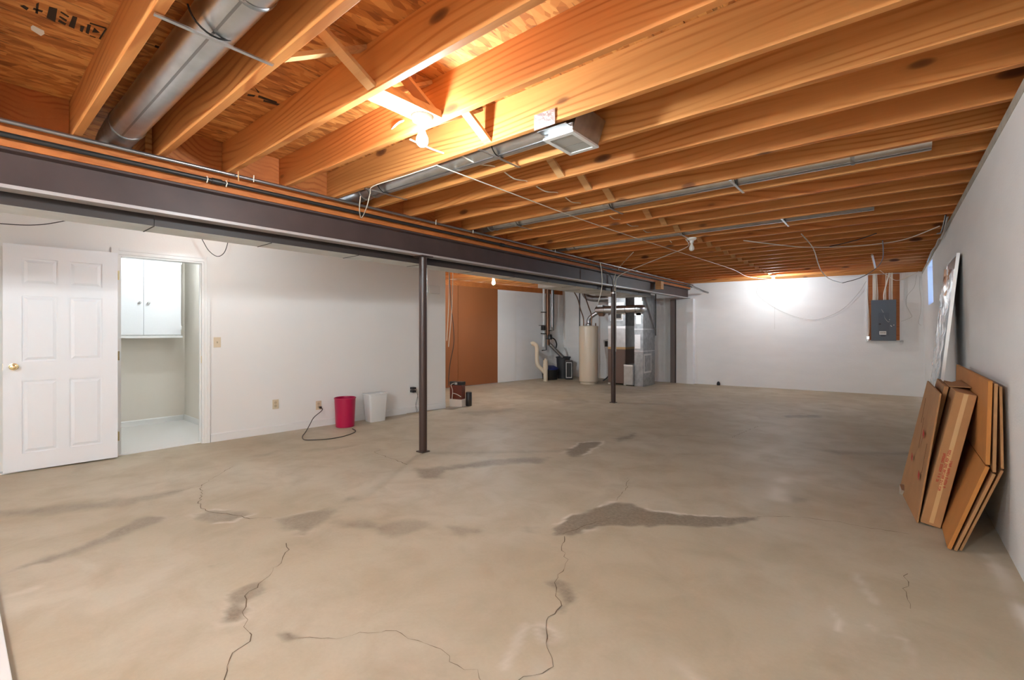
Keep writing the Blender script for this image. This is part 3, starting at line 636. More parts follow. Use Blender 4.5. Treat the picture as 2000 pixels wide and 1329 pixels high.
# ------------------------------------------------------------------ round branch ducts between joists
def branch(k, x1, r, zc, label, straps, collars, boot=True):
    yc = JY(k) + (.4064 - JT) / 2
    R = tag(empty('round_duct', (-3.7, yc, zc)), label, 'duct', 'round branch ducts between the joists')
    MB().lathe([(r, .02), (r, x1 + 3.7)], 28, (0, 0, 0), 'X').build('duct_pipe', 'galv', R, True)
    MB().lathe([(r + .002, .0), (r + .002, .16), (r + .006, .165), (r + .006, .175), (r + .002, .18)], 28, (0, 0, 0), 'X').build('elbow_collar', 'galvd', R, True)
    MB().tube([(.02, 0, 0), (-.12, 0, -.005), (-.24, 0, -.04), (-.32, 0, -.13), (-.33, 0, -.30)], r, 24, 4).build('elbow', 'galvd', R, True)
    for x in collars:
        MB().lathe([(r + .001, x + 3.7 - .012), (r + .005, x + 3.7 - .006), (r + .005, x + 3.7 + .006), (r + .001, x + 3.7 + .012)], 28, (0, 0, 0), 'X', cap=False).build('joint_ring', 'galvd', R, True)
    sa = math.radians(200); sn = Vector((0, math.sin(sa), math.cos(sa))); stg = Vector((0, sn.z, -sn.y)) * .0045; b0 = sn * (r - .001); b1 = sn * (r + .0035)
    MB().hexa([Vector((.2, 0, 0)) + q for q in (b0 - stg, b0 + stg, b1 + stg, b1 - stg)] + [Vector((x1 + 3.7, 0, 0)) + q for q in (b0 - stg, b0 + stg, b1 + stg, b1 - stg)]).build('lock_seam', 'conduit', R)
    for x in straps:
        s_ = MB().box((x + 3.7 - .009, -.215, ZJ - zc - .012), (x + 3.7 + .009, .195, ZJ - zc - .006)).build('hanger_strap', 'galv', R)
        MB().tube([(x + 3.7, -.02 + (r + .006) * math.sin(q), (r + .006) * math.cos(q)) for q in np.linspace(PI * .55, PI * 1.45, 14)], .004, 6).build('wire_loop', 'iron', R)
    return R
branch(0, 1.2 - 1.4, .088, ZJ + 0.097, 'large shiny round duct in the joist bay above the closet door', [-2.03], [-1.75, -.6])
branch(4, -1.50, .078, ZJ + 0.082, 'dull round duct feeding the metal register box behind the bright bulb', [-1.98, -3.22], [-3.4])
branch(8, .20, .076, ZJ + 0.080, 'long round duct between the register box and the unlit bulb', [-2.0, -3.1, -.93], [-3.45, -.2])
branch(12, -.12, .076, ZJ + 0.080, 'round duct in the joist bay just before the unlit bulb', [-1.9, -.85], [-3.4])
# register box on duct 2
rg = tag(empty('register_box', (-1.44, 2.305, 2.35)), 'galvanised ceiling register box with white grille at the duct end', 'vent box')
b = MB(); b.hexa([(-.095, -.14, .012), (.095, -.14, .012), (.095, .14, .012), (-.095, .14, .012), (-.085, -.12, .16), (.13, -.12, .16), (.13, .17, .16), (-.085, .17, .16)]); b.build('boot', 'galvd', rg)
fr = holed((-.10, -.0), (.10, -.0), (0, .012), -.145, .145, [(-.0 + .025, .175, -.115, .115)])
fr.v = [(x, z, y) for x, y, z in fr.v]; fr.build('grille_frame', 'wplastic', rg)
for yy0, yy1 in ((-.112, .02), (.026, .112)):
    MB().box((-.072, yy0, .004), (.072, yy1, .009)).build('damper_plate', 'damper', rg)
MB().box((-.10, -.20, .03), (.09, -.145, .034)).build('side_flange', 'galvd', rg)
MB().box((-.10, -.232, .03), (.04, -.229, .115)).build('nailing_tab', 'foil', rg)
MB().box((-.06, -.150, .008), (.10, -.142, .05)).build('foil_strip', 'foil', rg)

# ------------------------------------------------------------------ lampholders
def lamp(x, y, ztop, lit, label, chain=0, power=1.0):
    if lit and power != 1.0:
        M['bulb_on_%g' % power] = mat('lit_bulb', (1, 1, 1), .3, emit=(BULB_COL, BULB * power))
    r = tag(empty('bulb_holder', (x, y, ztop)), label, 'light', 'bare bulb lampholders')
    MB().lathe([(.057, 0), (.057, -.010), (.050, -.024), (.026, -.034), (.023, -.062), (.019, -.064)], 24).build('porcelain_base', 'porc', r, True)
    MB().lathe([(.013, -.060), (.0145, -.075), (.020, -.092), (.029, -.112), (.031, -.128), (.027, -.146), (.016, -.157), (.004, -.160)], 20).build('bulb', ('bulb_on' if power == 1.0 else 'bulb_on_%g' % power) if lit else 'bulb_off', r, True)
    if chain: MB().tube([(.03, 0, -.05), (.03, .002, -.05 - chain)], .0016, 5).build('pull_chain', 'wireg', r)
    return r
MB_block = tag(MB().box((-2.00, JY(2) + .002, ZJ + .004), (-1.86, JY(3) - JT - .002, ZJ + .042)).build('mounting_board', 'brace'), 'short board between joists holding the brightest bulb', 'board')
lamp(-1.93, 1.60, ZJ + .003, True, 'brightest lit bare bulb on a round porcelain base, under the bridging', 0, .55)
lamp(-1.88, JY(13) - .02, ZJ - .001, False, 'unlit bare bulb on a white porcelain base under the far joists', .0)
lamp(-1.85, JY(25) - .02, ZJ - .001, True, 'lit bare bulb close to the far white wall', 1.05, .38)
lamp(-5.83, 6.56, 2.30, True, 'lit bare bulb before the brown hardboard sheet', 0, .75)
for yh, lbk in ((JY(14) - .06, 'wood block above the nearer end of the utility bulb board'), (JY(16) - .14, 'wood block above the farther end of the utility bulb board')): tag(MB().box((-5.85, yh - .02, 2.340), (-5.81, yh + .02, 2.399)).build('hanger_block', 'plate'), lbk, 'wood block', 'blocks over the utility bulb board')
tag(MB().box((-5.88, JY(14) - .1, 2.301), (-5.78, JY(16) - .1, 2.339)).build('mounting_board', 'plate'), 'low board holding the bulb before the hardboard sheet', 'board')
lamp(-4.95, JY(3) - JT - .02, ZJ - .001, True, 'lit bulb hidden behind the trunk duct above the partition', 0, .2)
lamp(-6.55, 1.72, ZJ - .021, True, 'bulb on the closet ceiling just above the door head', 0, .185)
lamp(-1.9, JY(-5) - .02, ZJ - .001, True, 'added unseen fill bulb on the joists on the camera side of the room', 0, 1.0)  # out-of-view bulb added to brighten the room
lamp(-.95, JY(-6) - .02, ZJ - .001, True, 'added unseen fill bulb near the foundation wall on the camera side', 0, 1.25)  # extra bulb put in to lift the foundation wall, never in view
lamp(-4.95, JY(-5) - JT - .022, ZJ - .001, True, 'added unseen fill bulb between duct and partition on the camera side', 0, .12)  # made-up fill lamp for the partition and door, out of view

# ------------------------------------------------------------------ cables under the ceiling
def cable(name, pts, r, m, label, cat='cable', group=None, smooth=5, n=6):
    o = MB().tube(pts, r, n, smooth).build(name, m, None, True)
    return tag(o, label, cat, group)
zc = ZJ - .008
cable('white_cable', [at(704, 384, 2.37), at(702, 410, 2.30), at(706, 426, 2.28), at(716, 405, 2.30), at(723, 378, 2.37), at(729, 364, zc), at(790, 344, zc), at(853, 323, zc)], .004, 'cable', 'white cable looping off the beam and stapled along one joist up to the bright bulb')
cable('white_cable', [at(853, 323, zc), at(1000, 378, zc), at(1150, 434, zc), at(1300, 484, zc), at(1430, 526, zc), at(1462, 541, zc - .02), at(1520, 546, zc - .03), at(1600, 545, zc - .03), at(1690, 536, zc - .02)], .004, 'cable', 'long white cable strung under the joists from the bright bulb towards the electrical panel')
pts = []
for k in range(4, 14):
    pts += [Vector((-2.22 + .02 * (k % 2), JY(k) - .02, ZJ + .045)), Vector((-2.20, JY(k) + .18, ZJ + .012))]
cable('joist_cable', pts, .0045, 'cable', 'white cable threaded through drilled holes from joist to joist')
cable('short_cable', [at(761, 264, 2.45), at(768, 250, 2.47), at(782, 238, 2.48), at(805, 234, 2.49)], .006, 'cable', 'short curved white cable end beside the bright bulb')
cable('short_cable', [at(868, 300, 2.44), at(840, 290, 2.47), at(800, 272, 2.50)], .006, 'cable', 'straight white cable passing behind the bright bulb')
zt = 2.14
pz = Vector((-3.72, 7.36, 1.96))
cable('clamped_cable', [pz, atX(1199, 545, -3.70), atX(1212, 520, -3.66), at(1237, 493, ZJ - .005)], .006, 'cable', 'white cable rising steeply from the clamped post to a joist')
cable('clamped_cable', [pz + Vector((.02, 0, 0)), atX(1204, 545, -3.68), atX(1218, 534, -3.58), at(1250, 520, 2.36), at(1300, 500, 2.385), at(1343, 482, ZJ + .005), Vector((-1.95, JY(13) - .02, ZJ - .01))], .006, 'cable', 'white cable arching from the clamped post to the unlit bulb')
cable('clamped_cable', [pz + Vector((-.01, 0, 0)), atX(1195, 545, -3.70), atX(1187, 533, -3.69), atX(1172, 525, -3.69), atX(1160, 517, -3.67)], .006, 'iron', 'dark cable curving from the clamped post back to the beam pipes')
cl = tag(MB().lathe([(.048, -.012), (.048, .012)], 20, (-3.775, 7.42, 1.93)).build('cable_clamp', 'galv', None, True), 'metal clamp holding cables at the top of the farther post', 'clamp')
cable('post_cable', [Vector((-3.72, 7.40, 1.98)), Vector((-3.722, 7.41, 1.8)), Vector((-3.725, 7.42, 1.2)), Vector((-3.728, 7.42, .9))], .007, 'wireg', 'grey cable running down the side of the farther post')
cable('hanging_cable', [atX(1172, 513, -3.62), atX(1175, 530, -3.60), atX(1176, 555, -3.60), atX(1173, 575, -3.62), atX(1168, 592, -3.66)], .006, 'cable', 'loose white cable end dangling below the beam near the farther post')
cable('hanging_cable', [at(1565, 457, zc), at(1588, 485, 2.30), at(1598, 515, 2.22), at(1606, 532, 2.16), at(1622, 546, 2.12), at(1645, 553, 2.12)], .006, 'cable', 'white cable drooping from a joist between the far bulb and the electrical panel')
cable('hanging_cable', [at(1645, 553, 2.12), at(1680, 543, 2.16), at(1710, 525, 2.24), at(1724, 505, 2.33), at(1724, 470, zc)], .006, 'iron', 'dark cable rising from the drooping white cable to the joists above the panel')
cable('hanging_cable', [at(1452, 470, zc), at(1500, 476, zc - .04), at(1570, 483, zc - .05), at(1650, 482, zc - .03), at(1720, 476, zc), at(1770, 467, zc), at(1835, 442, zc)], .006, 'cable', 'white cable sagging along the joists over the electrical panel')
cable('hanging_cable', [at(1620, 482, zc - .03), at(1670, 470, zc - .01), at(1712, 456, zc)], .006, 'iron', 'short dark cable under the joists beside the sagging white cable')
yw = FY(-1.2) - .03
cable('thin_wire', [Vector((-2.25, FY(-2.25) - .03, 2.30)), on_line(1480, 577, (-7.9, FY(-7.9) - .03), (.8, FY(.8) - .03)), on_line(1530, 610, (-7.9, FY(-7.9) - .03), (.8, FY(.8) - .03)), on_line(1588, 625, (-7.9, FY(-7.9) - .03), (.8, FY(.8) - .03)), on_line(1640, 608, (-7.9, FY(-7.9) - .03), (.8, FY(.8) - .03)), on_line(1675, 575, (-7.9, FY(-7.9) - .03), (.8, FY(.8) - .03)), on_line(1692, 549, (-7.9, FY(-7.9) - .03), (.8, FY(.8) - .03))], .003, 'wireg', 'thin grey wire hanging in a deep swag on the far wall')
fw = lambda c, r, off=.03: on_line(c, r, (-7.9, FY(-7.9) - off), (.8, FY(.8) - off))
cable('thin_wire', [fw(1790, 537), fw(1786, 560), fw(1772, 578), fw(1770, 595), fw(1778, 612), fw(1780, 620), fw(1760, 628)], .0025, 'wireg', 'crinkled thin wire hanging on the far wall beside the panel board')
cable('thin_wire', [fw(1797, 540), fw(1796, 560), fw(1799, 588), fw(1798, 610), fw(1794, 630), fw(1799, 636)], .0025, 'wireg', 'thin wire hanging in the far wall corner')
cable('dark_wire', [on_line(c, r, (LX(0) + .3, 0), (LX(5) + .3, 5)) for c, r in ((-30, 434), (0, 437), (50, 440), (90, 438), (130, 431))], .004, 'iron', 'dark wire sagging over the open white door')
cable('dark_wire', [on_line(c, r, (LX(0) + .3, 0), (LX(5) + .3, 5)) for c, r in ((390, 458), (396, 470), (408, 490), (424, 501), (437, 495), (444, 478), (446, 462))], .004, 'iron', 'dark wire loop hanging over the doorway corner')
cable('wall_top_wire', [Vector((.44, y, z)) for y, z in ((6.3, 2.395), (6.6, 2.34), (7.0, 2.30), (7.4, 2.345), (7.9, 2.33), (8.6, 2.36), (9.6, 2.33))], .008, 'wireg', 'grey wires bunched along the top of the foundation wall before the window')
cable('wall_top_wire', [Vector((.42, y, z)) for y, z in ((6.2, 2.40), (6.45, 2.35), (6.75, 2.32), (7.05, 2.36), (7.3, 2.395))], .007, 'iron', 'dark wire loop at the top of the foundation wall')
tag(MB().tube([Vector((-.21, JY(20), ZJ - .02)), Vector((-.21, JY(24) + .2, ZJ - .02))], .014, 8).build('joist_pipe', 'cable', None, True), 'short cream pipe running under the joists before the electrical panel', 'pipe')
for c0, r0, c1, r1, lb in ((465, 336, 471, 370, 'pale wood splinter hanging beside the beam pipes'),):
    a = at(c0, r0, 2.40); b_ = a + Vector((.01, 0, -.07))
    tag(MB().tube([a + Vector((0, 0, .02)), b_], .004, 5).build('wood_splinter', 'brace'), lb, 'splinter')
# conduit elbow at the far beam end
cable('conduit_elbow', [Vector((-3.655, 10.9, 2.36)), Vector((-3.64, 11.0, 2.34)), atY(1366, 566, 11.05), atY(1376, 570, 11.1), atY(1383, 572, 11.25)], .02, 'conduit', 'short grey conduit elbow at the far end of the beam', 'pipe')
tag(MB().lathe([(.035, 0), (.04, .03), (.03, .07), (.008, .09)], 14, (at(1403, 753).x, FY(at(1403, 753).x) - .05, 0)).build('floor_plug', 'black', None, True), 'small black plug at the foot of the far wall', 'plug')

# ------------------------------------------------------------------ utility area
# brown hardboard sheets on the side wall
hb = empty('hardboard_sheet', (UX(6.9), 6.9, 0)); tag(hb, 'tall brown hardboard sheet on the utility wall', 'board')
ya, yb = 5.35, on_line(971, 700, pU, qU).y
for a, b in ((ya, 5.99), (6.0, (yb + 6.0) / 2 + .02), ((yb + 6.0) / 2 + .03, yb)):
    P = [Vector((UX(a) + .003, a, .01)), Vector((UX(b) + .003, b, .01)), Vector((UX(b) + .015, b, .01)), Vector((UX(a) + .015, a, .01))]
    q = MB().hexa(P + [p + Vector((0, 0, 2.27)) for p in P]).build('panel', 'hardboard', hb); q.matrix_parent_inverse = Matrix.Translation(hb.location).inverted()
a, b = yb + .01, on_line(1007, 700, pU, qU).y
P = [Vector((UX(a) + .003, a, .01)), Vector((UX(b) + .003, b, .01)), Vector((UX(b) + .02, b, .01)), Vector((UX(a) + .02, a, .01))]
tag(MB().hexa(P + [p + Vector((0, 0, 2.20)) for p in P]).build('white_board', 'wall'), 'tall white board beside the brown hardboard sheet', 'board')
# framing at the end of the partition: cables, box, brick, can
cable('drop_cable', [Vector((-5.60, 5.20, 2.40)), Vector((-5.60, 5.205, 2.2)), Vector((-5.61, 5.205, 1.7)), Vector((-5.64, 5.19, 1.1))], .006, 'cable', 'pale cable dropping down the open end of the partition')
cable('drop_cable', [Vector((-5.555, 5.24, 2.40)), Vector((-5.555, 5.245, 2.2)), Vector((-5.575, 5.24, 1.6)), Vector((-5.62, 5.21, 1.0))], .006, 'cable', 'second pale cable dropping beside the partition end')
cable('drop_cable', [Vector((-5.66, 5.26, 2.40)), Vector((-5.64, 5.28, 1.75)), Vector((-5.58, 5.28, 1.35)), Vector((-5.57, 5.28, 1.05)), Vector((-5.64, 5.26, .7)), Vector((-5.66, 5.24, .35))], .006, 'iron', 'dark cable curling down before the brown hardboard sheet')
bq = Vector((-5.60, 5.40, 0))
br_ = tag(MB().box((-.12, -.075, 0), (.12, .06, .125)).build('white_brick', 'brick', bevel=.006, loc=bq), 'white painted brick lying on the floor at the partition end', 'brick')
br_.rotation_euler.z = .25
rb = tag(empty('wire_box', (-5.605, 5.40, .1255), .25), 'reddish wrapped box with dark top and loose wires on the white brick', 'box')
MB().box((-.115, -.06, 0), (.115, .06, .235)).build('box_body', 'redbox', rb, bevel=.008)
MB().box((-.118, -.063, .236), (.118, .063, .29)).build('dark_lid', 'iron', rb, bevel=.004)
MB().box((-.01, -.072, .245), (.035, -.0635, .28)).build('metal_clip', 'galv', rb)
MB().tube([(-.02, -.07, .27), (-.08, -.075, .235), (-.05, -.075, .15), (-.06, -.075, .005)], .005, 6, 5).build('loose_wire', 'cable', rb, True)
MB().tube([(-.05, -.07, .10), (.02, -.075, .09), (.11, -.07, .05)], .005, 6, 5).build('loose_wire', 'cable', rb, True)
can = tag(empty('black_canister', (-5.50, 5.56, 0)), 'small black cylinder standing on the floor beside the white brick', 'canister')
MB().lathe([(.050, 0), (.053, .006), (.053, .222), (.049, .228)], 24).build('shell', 'black', can, True)
MB().lathe([(.046, .2285), (.046, .232)], 24).build('top_disc', 'greybin', can, True)
cable('floor_wire', [Vector((LX(4.4) + .05, 4.4, .01)), Vector((LX(4.8) + .06, 4.8, .012)), Vector((-5.52, 5.2, .01)), Vector((-5.48, 5.32, .01)), Vector((-5.46, 5.45, .01))], .005, 'wireg', 'thin wire lying along the partition foot to the black cylinder')

# water heater
wh = tag(empty('water_heater', (-5.61, 9.75, 0)), 'tall tan cylindrical water heater', 'water heater')
MB().lathe([(.20, 0), (.20, .05)], 32).build('base_ring', 'tank', wh, True)
MB().lathe([(.215, .05), (.228, .065), (.228, 1.36), (.222, 1.38), (.10, 1.392)], 40).build('tank_shell', 'tank', wh, True)
MB().lathe([(.07, 1.39), (.07, 1.43), (.05, 1.45)], 20).build('draft_hood', 'galvd', wh, True)
for dx, dy in ((-.12, -.03), (.10, -.04), (.16, .05)): MB().lathe([(.014, 1.385), (.014, 1.45)], 10, (dx, dy, 0)).build('nipple', 'copper', wh, True)
cable('copper_pipe', [Vector((-6.10, 9.8, 2.40)), Vector((-6.08, 9.8, 2.28)), Vector((-5.93, 9.78, 2.05)), Vector((-5.84, 9.75, 1.80)), Vector((-5.75, 9.73, 1.60)), Vector((-5.73, 9.72, 1.44))], .014, 'copper', 'bent dark copper pipe dropping to the tan water heater', 'pipe')
cable('copper_pipe', [Vector((-5.85, 9.8, 2.40)), Vector((-5.78, 9.8, 2.22)), Vector((-5.62, 9.76, 1.85)), Vector((-5.52, 9.72, 1.65)), Vector((-5.51, 9.71, 1.44))], .014, 'copper', 'second dark copper pipe slanting down to the water heater top', 'pipe')
tag(MB().tube([Vector((-5.98, 9.95, 2.40)), Vector((-5.98, 9.95, .02))], .016, 8).build('straight_pipe', 'iron', None, True), 'straight dark vertical pipe behind the water heater', 'pipe')
# flue
fl = tag(empty('flue_pipe', (-5.61, 9.75, 1.45)), 'shiny galvanised flue pipe crossing before the furnace plenum', 'flue pipe')
MB().tube([(0, 0, 0), (0, 0, .06), (.03, 0, .12), (.10, .01, .18), (.18, .03, .23), (.26, .045, .28)], .048, 16, 4).build('riser_elbow', 'galvd', fl, True)
MB().tube([(.19, .05, .31), (1.20, .05, .31)], .088, 28).build('horizontal_run', 'galv', fl, True)
MB().lathe([(.01, .185), (.06, .165), (.088, .19)], 28, (0, .05, .31), 'X').build('end_cap', 'galv', fl, True)
MB().tube([(1.20, .05, .31), (1.25, .052, .31), (1.285, .075, .31), (1.295, .12, .31), (1.295, .185, .31)], .088, 24, 4).build('elbow', 'galv', fl, True)
for x in (.42, .95, 1.2): MB().lathe([(.0885, x - .012), (.092, x), (.0885, x + .012)], 28, (0, .05, .31), 'X', cap=False).build('joint_ring', 'galvd', fl, True)
MB().box((.24, -.02, .385), (.38, .11, .42)).build('damper_top', 'galvd', fl)
MB().hexa([(.28, 0, .16), (.36, 0, .16), (.36, .1, .16), (.28, .1, .16), (.24, -.02, .235), (.40, -.02, .235), (.40, .12, .235), (.24, .12, .235)]).build('damper_hood', 'copper', fl)
# furnace
fu = tag(empty('furnace', (-4.975, 10.29, 0)), 'tall furnace with brown cabinet, silver coil case and plenum', 'furnace')
for x, y in ((-.2, -.3), (.2, -.3), (.2, .3), (-.2, .3)): MB().box((x - .03, y - .03, 0), (x + .03, y + .03, .04)).build('foot', 'brick', fu)
MB().box((-.225, -.35, .04), (.225, .35, .85)).build('cabinet', 'fbrown', fu, bevel=.004)
MB().box((-.215, -.36, .09), (.215, -.351, .80)).build('front_panel', 'fbrown', fu)
MB().box((-.222, -.345, .86), (.222, .345, 1.33)).build('coil_case', 'galv', fu)
MB().box((-.226, -.350, 1.325), (.226, .350, 1.38)).build('foil_band', 'foil', fu)
MB().box((-.226, -.353, .835), (.226, .352, .885)).build('foil_band', 'tape', fu)
MB().box((-.22, -.34, 1.385), (.22, .34, 2.10)).build('plenum', 'galvd', fu)
MB().box((-.17, -.347, 1.50), (.17, -.3405, 1.72)).build('label_plate', 'galv', fu)
lb_ = MB().box((-.03, -.352, 1.53), (.14, -.3475, 1.69)).build('data_label', 'paper', fu); MB().box((-.005, -.3545, 1.56), (.115, -.3525, 1.655)).build('label_print', 'greybin', lb_)
MB().box((-.21, -.352, 1.86), (.19, -.341, 1.93)).build('foil_strip', 'foil', fu)
# filter box between furnace and return
fb = tag(empty('filter_box', (-4.64, 10.05, 0)), 'silver filter box between the furnace and the return drop', 'duct box')
MB().box((-.105, -.20, .03), (.105, .2, .45)).build('sheet_box', 'galv', fb); MB().box((-.108, -.205, .452), (.108, .205, .49)).build('foil_top', 'foil', fb)
# return drop
rd = tag(empty('return_drop', (-4.425, 10.27, 0)), 'grey sheet metal return air drop standing beside the furnace', 'duct')
for z0, z1, m in ((0, .80, 'galvd'), (.805, 1.30, 'galvd'), (1.305, 2.10, 'galvd')): MB().box((-.105, -.33, z0 + .002), (.105, .33, z1)).build('duct_section', m, rd)
MB().box((-.107, -.333, 1.29), (.107, .333, 1.315)).build('cleat', 'galv', rd); MB().box((-.107, -.333, .79), (.107, .333, .812)).build('cleat', 'galv', rd)
for z0, z1, x0, x1 in ((1.62, 2.04, -.10, .09), (1.42, 1.70, -.06, .06), (.86, 1.18, -.09, .04)): MB().box((x0, -.337, z0), (x1, -.3335, z1)).build('foil_patch', 'foil', rd)
MB().box((.1065, -.30, .30), (.112, .12, .74)).build('access_panel', 'alum', rd); MB().box((.112, -.26, .34), (.114, .08, .70)).build('panel_inset', 'galvd', rd)
tag(MB().tube([Vector((-4.298, 10.605, 2.399)), Vector((-4.298, 10.605, 1.15))], .014, 8).build('straight_pipe', 'iron', None, True), 'dark vertical pipe at the far edge of the return drop', 'pipe')
tag(MB().tube([Vector((-4.30, 10.0, 2.05)), Vector((-4.295, 10.55, 1.30))], .014, 8).build('diagonal_rod', 'conduit', None, True), 'dark diagonal rod across the side of the return drop', 'rod')
# round ducts over the furnace
cable('elbow_duct', [Vector((-6.0, 10.2, 2.40)), Vector((-5.98, 10.18, 2.25)), Vector((-5.90, 10.16, 2.13)), Vector((-5.75, 10.15, 2.07)), Vector((-5.5, 10.15, 2.05)), Vector((-5.19, 10.15, 2.05))], .075, 'galvd', 'round elbow duct curving from the joists into the plenum', 'duct', smooth=4, n=20)
# white box and hose between heater and furnace
wb = tag(empty('wall_box', (-5.52, 10.80, .0)), 'white box with dark slot between the water heater and the furnace', 'box')
MB().hexa([(-.13, -.1, .55), (.17, -.1, .55), (.17, .2, .55), (-.13, .2, .55), (-.2, -.12, 1.03), (.2, -.12, 1.03), (.2, .2, 1.03), (-.2, .2, 1.03)]).build('housing', 'wplastic', wb)
MB().box((-.15, -.128, .86), (-.07, -.121, 1.0)).build('dark_slot', 'black', wb)
MB().box((-.10, -.05, 0), (.12, .15, .55)).build('pedestal', 'wplastic', wb)
cable('black_hose', [Vector((-5.24, 10.5, .75)), Vector((-5.25, 10.45, .5)), Vector((-5.30, 10.4, .28)), Vector((-5.42, 10.3, .1)), Vector((-5.50, 10.25, .03))], .016, 'black', 'black hose curving down between the water heater and the furnace', 'hose')
# corner stacks, sump, bins
def vpipe(name, c, d, z0, z1, r, m, label):
    p = ray(c, HZ) * d
    return tag(MB().lathe([(r, z0), (r, z1)], 16, (p.x, p.y, 0)).build(name, m, None, True), label, 'pipe'), p
vpipe('vent_pipe', 1062, 12.15, .85, 2.40, .032, 'wplastic', 'white vertical pipe in the utility corner')
vpipe('waste_stack', 1070, 12.1, .90, 2.40, .055, 'copper', 'brown waste stack in the utility corner')
_, pp = vpipe('waste_stack', 1078.5, 12.1, 1.35, 2.40, .038, 'conduit', 'thinner grey pipe beside the brown waste stack')
def pl(*cr, d=12.05): return [Vector((0, 0, CAM_H)) + ray(c, r) * d for c, r in cr]
cable('water_pipe', pl((1081, 561.8), (1081, 646), (1071, 646)), .016, 'iron', 'dark water pipe with a hook end beside the waste stacks', 'pipe', smooth=0)
cable('water_pipe', pl((1067, 655), (1067, 684), (1058, 685)), .016, 'iron', 'dark water pipe bending low in the utility corner', 'pipe', smooth=0)
for r_, lb in ((610, 'upper short pipe stub on the utility wall'), (652, 'lower short pipe stub on the utility wall')):
    cable('pipe_stub', pl((1056, r_), (1068, r_ + .5)), .014, 'iron', lb, 'pipe', smooth=0)
vlv = tag(empty('shutoff_valve', pl((1061, 641))[0]), 'dark shutoff valve with a flat handle in the utility corner', 'valve')
MB().box((-.05, -.04, -.06), (.05, .04, .06)).build('valve_body', 'iron', vlv, bevel=.01); MB().box((-.13, -.02, .062), (.06, .02, .075)).build('valve_handle', 'iron', vlv)
cable('water_meter_loop', pl((1066, 663), (1074, 660), (1083, 663), (1087, 672), (1086, 680)), .018, 'black', 'black hose loop beside the waste stacks', 'hose')
mt = tag(empty('water_meter', pl((1074, 659), d=12.0)[0]), 'dark round water meter on the corner pipes', 'meter')
MB().lathe([(.05, -.06), (.06, -.05), (.06, .04), (.045, .06)], 16).build('meter_body', 'iron', mt, True); MB().lathe([(.05, .061), (.05, .072)], 16).build('meter_lid', 'black', mt, True)
cable('slanted_pipe', pl((1069, 668), (1099, 698), d=12.15), .05, 'conduit', 'pale slanted pipe running down towards the charcoal bin', 'pipe', smooth=0, n=14)
pv = ray(1065.5, HZ) * 11.6; cp = tag(empty('sewer_cleanout', (pv.x, pv.y, 0)), 'cream plastic sewer pipe with a curved side branch', 'pipe')
MB().lathe([(.055, 0), (.055, .30), (.064, .30), (.064, .47), (.058, .47), (.058, .53), (.03, .53), (.03, .57)], 20).build('standpipe', 'pvc', cp, True)
dv = Vector((-CY, -SY, 0))
MB().tube([Vector((0, 0, .20)), dv * .10 + Vector((0, 0, .30)), dv * .19 + Vector((0, 0, .40)), dv * .215 + Vector((0, 0, .52)), dv * .215 + Vector((0, 0, .80)), dv * .235 + Vector((0, 0, .90)), dv * .31 + Vector((0, 0, .95)), dv * .36 + Vector((0, 0, .93))], .05, 16, 4).build('side_branch', 'pvc', cp, True)
su = ray(1074, HZ) * 12.05; sm = tag(empty('sump_tub', (su.x, su.y, 0)), 'black tub with blue lid behind the cream sewer pipe', 'tub')
MB().lathe([(.19, 0), (.22, .26)], 28).build('tub', 'black', sm, True); MB().lathe([(.225, .262), (.225, .30), (.10, .36)], 28).build('lid', 'bluelid', sm, True)
gb = ray(1100, HZ) * 12.35; gn = tag(empty('charcoal_bin', (gb.x, gb.y, 0)), 'charcoal round plastic bin in the utility corner', 'bin')
MB().lathe([(.155, 0), (.185, .56), (.17, .56), (.145, .03)], 28).build('bin_body', 'greybin', gn, True); MB().lathe([(.186, .54), (.20, .545), (.20, .575), (.172, .575)], 28, cap=False).build('rim', 'greybin', gn, True)
dh = ray(1111, HZ) * 12.05; dd = tag(empty('dark_case', (dh.x, dh.y, 0), .6), 'dark upright case with pale front outline beside the charcoal bin', 'case')
MB().box((-.10, -.09, 0), (.10, .09, .50)).build('case_body', 'greybin', dd, bevel=.03)
fr = holed((-.075, -.095), (.075, -.095), (0, -.008), .05, .45, [(.012, .138, .065, .435)]); fr.build('front_outline', 'wplastic', dd); MB().box((-.06, -.096, .07), (.06, -.092, .43)).build('dark_front', 'black', dd)

# ------------------------------------------------------------------ electrical panel
xa, xb2 = fw(1695, 600, .0).x, fw(1757, 600, .0).x
pb = tag(empty('panel_board', ((xa + xb2) / 2, FY((xa + xb2) / 2), 1.08)), 'plywood backing board on the far wall behind the electrical panel', 'board')
hw = (xb2 - xa) / 2; rzf = math.atan(.115); pb.rotation_euler.z = rzf
MB().box((-hw, -.022, 0), (hw, -.002, 1.30)).build('plywood', 'plyw', pb)
for x0, x1, z0, z1 in ((-hw - .025, -hw, -.03, 1.30), (hw, hw + .05, -.07, 1.30), (-hw + .12, hw + .05, -.07, -.002)): MB().box((x0, -.03, z0), (x1, -.001, z1)).build('white_edge', 'block', pb)
ex0, ex1 = fw(1701, 620, .05).x, fw(1748, 620, .05).x
ep = tag(empty('electrical_panel', ((ex0 + ex1) / 2, FY((ex0 + ex1) / 2) - .0235, 1.075), rzf), 'grey electrical panel on the far wall', 'electrical panel')
ew = (ex1 - ex0) / 2
MB().box((-ew, -.10, 0), (ew, 0, .79)).build('panel_case', 'epanel', ep, bevel=.004)
MB().box((-ew - .008, -.108, -.006), (ew + .008, -.1005, .796)).build('cover', 'epanel', ep)
dp = MB().box((-ew * .46, -.114, .10), (ew * .46, -.1085, .545)).build('panel_door', 'epanel2', ep)
MB().box((-ew * .40, -.117, .31), (-ew * .22, -.1145, .335)).build('latch', 'black', dp)
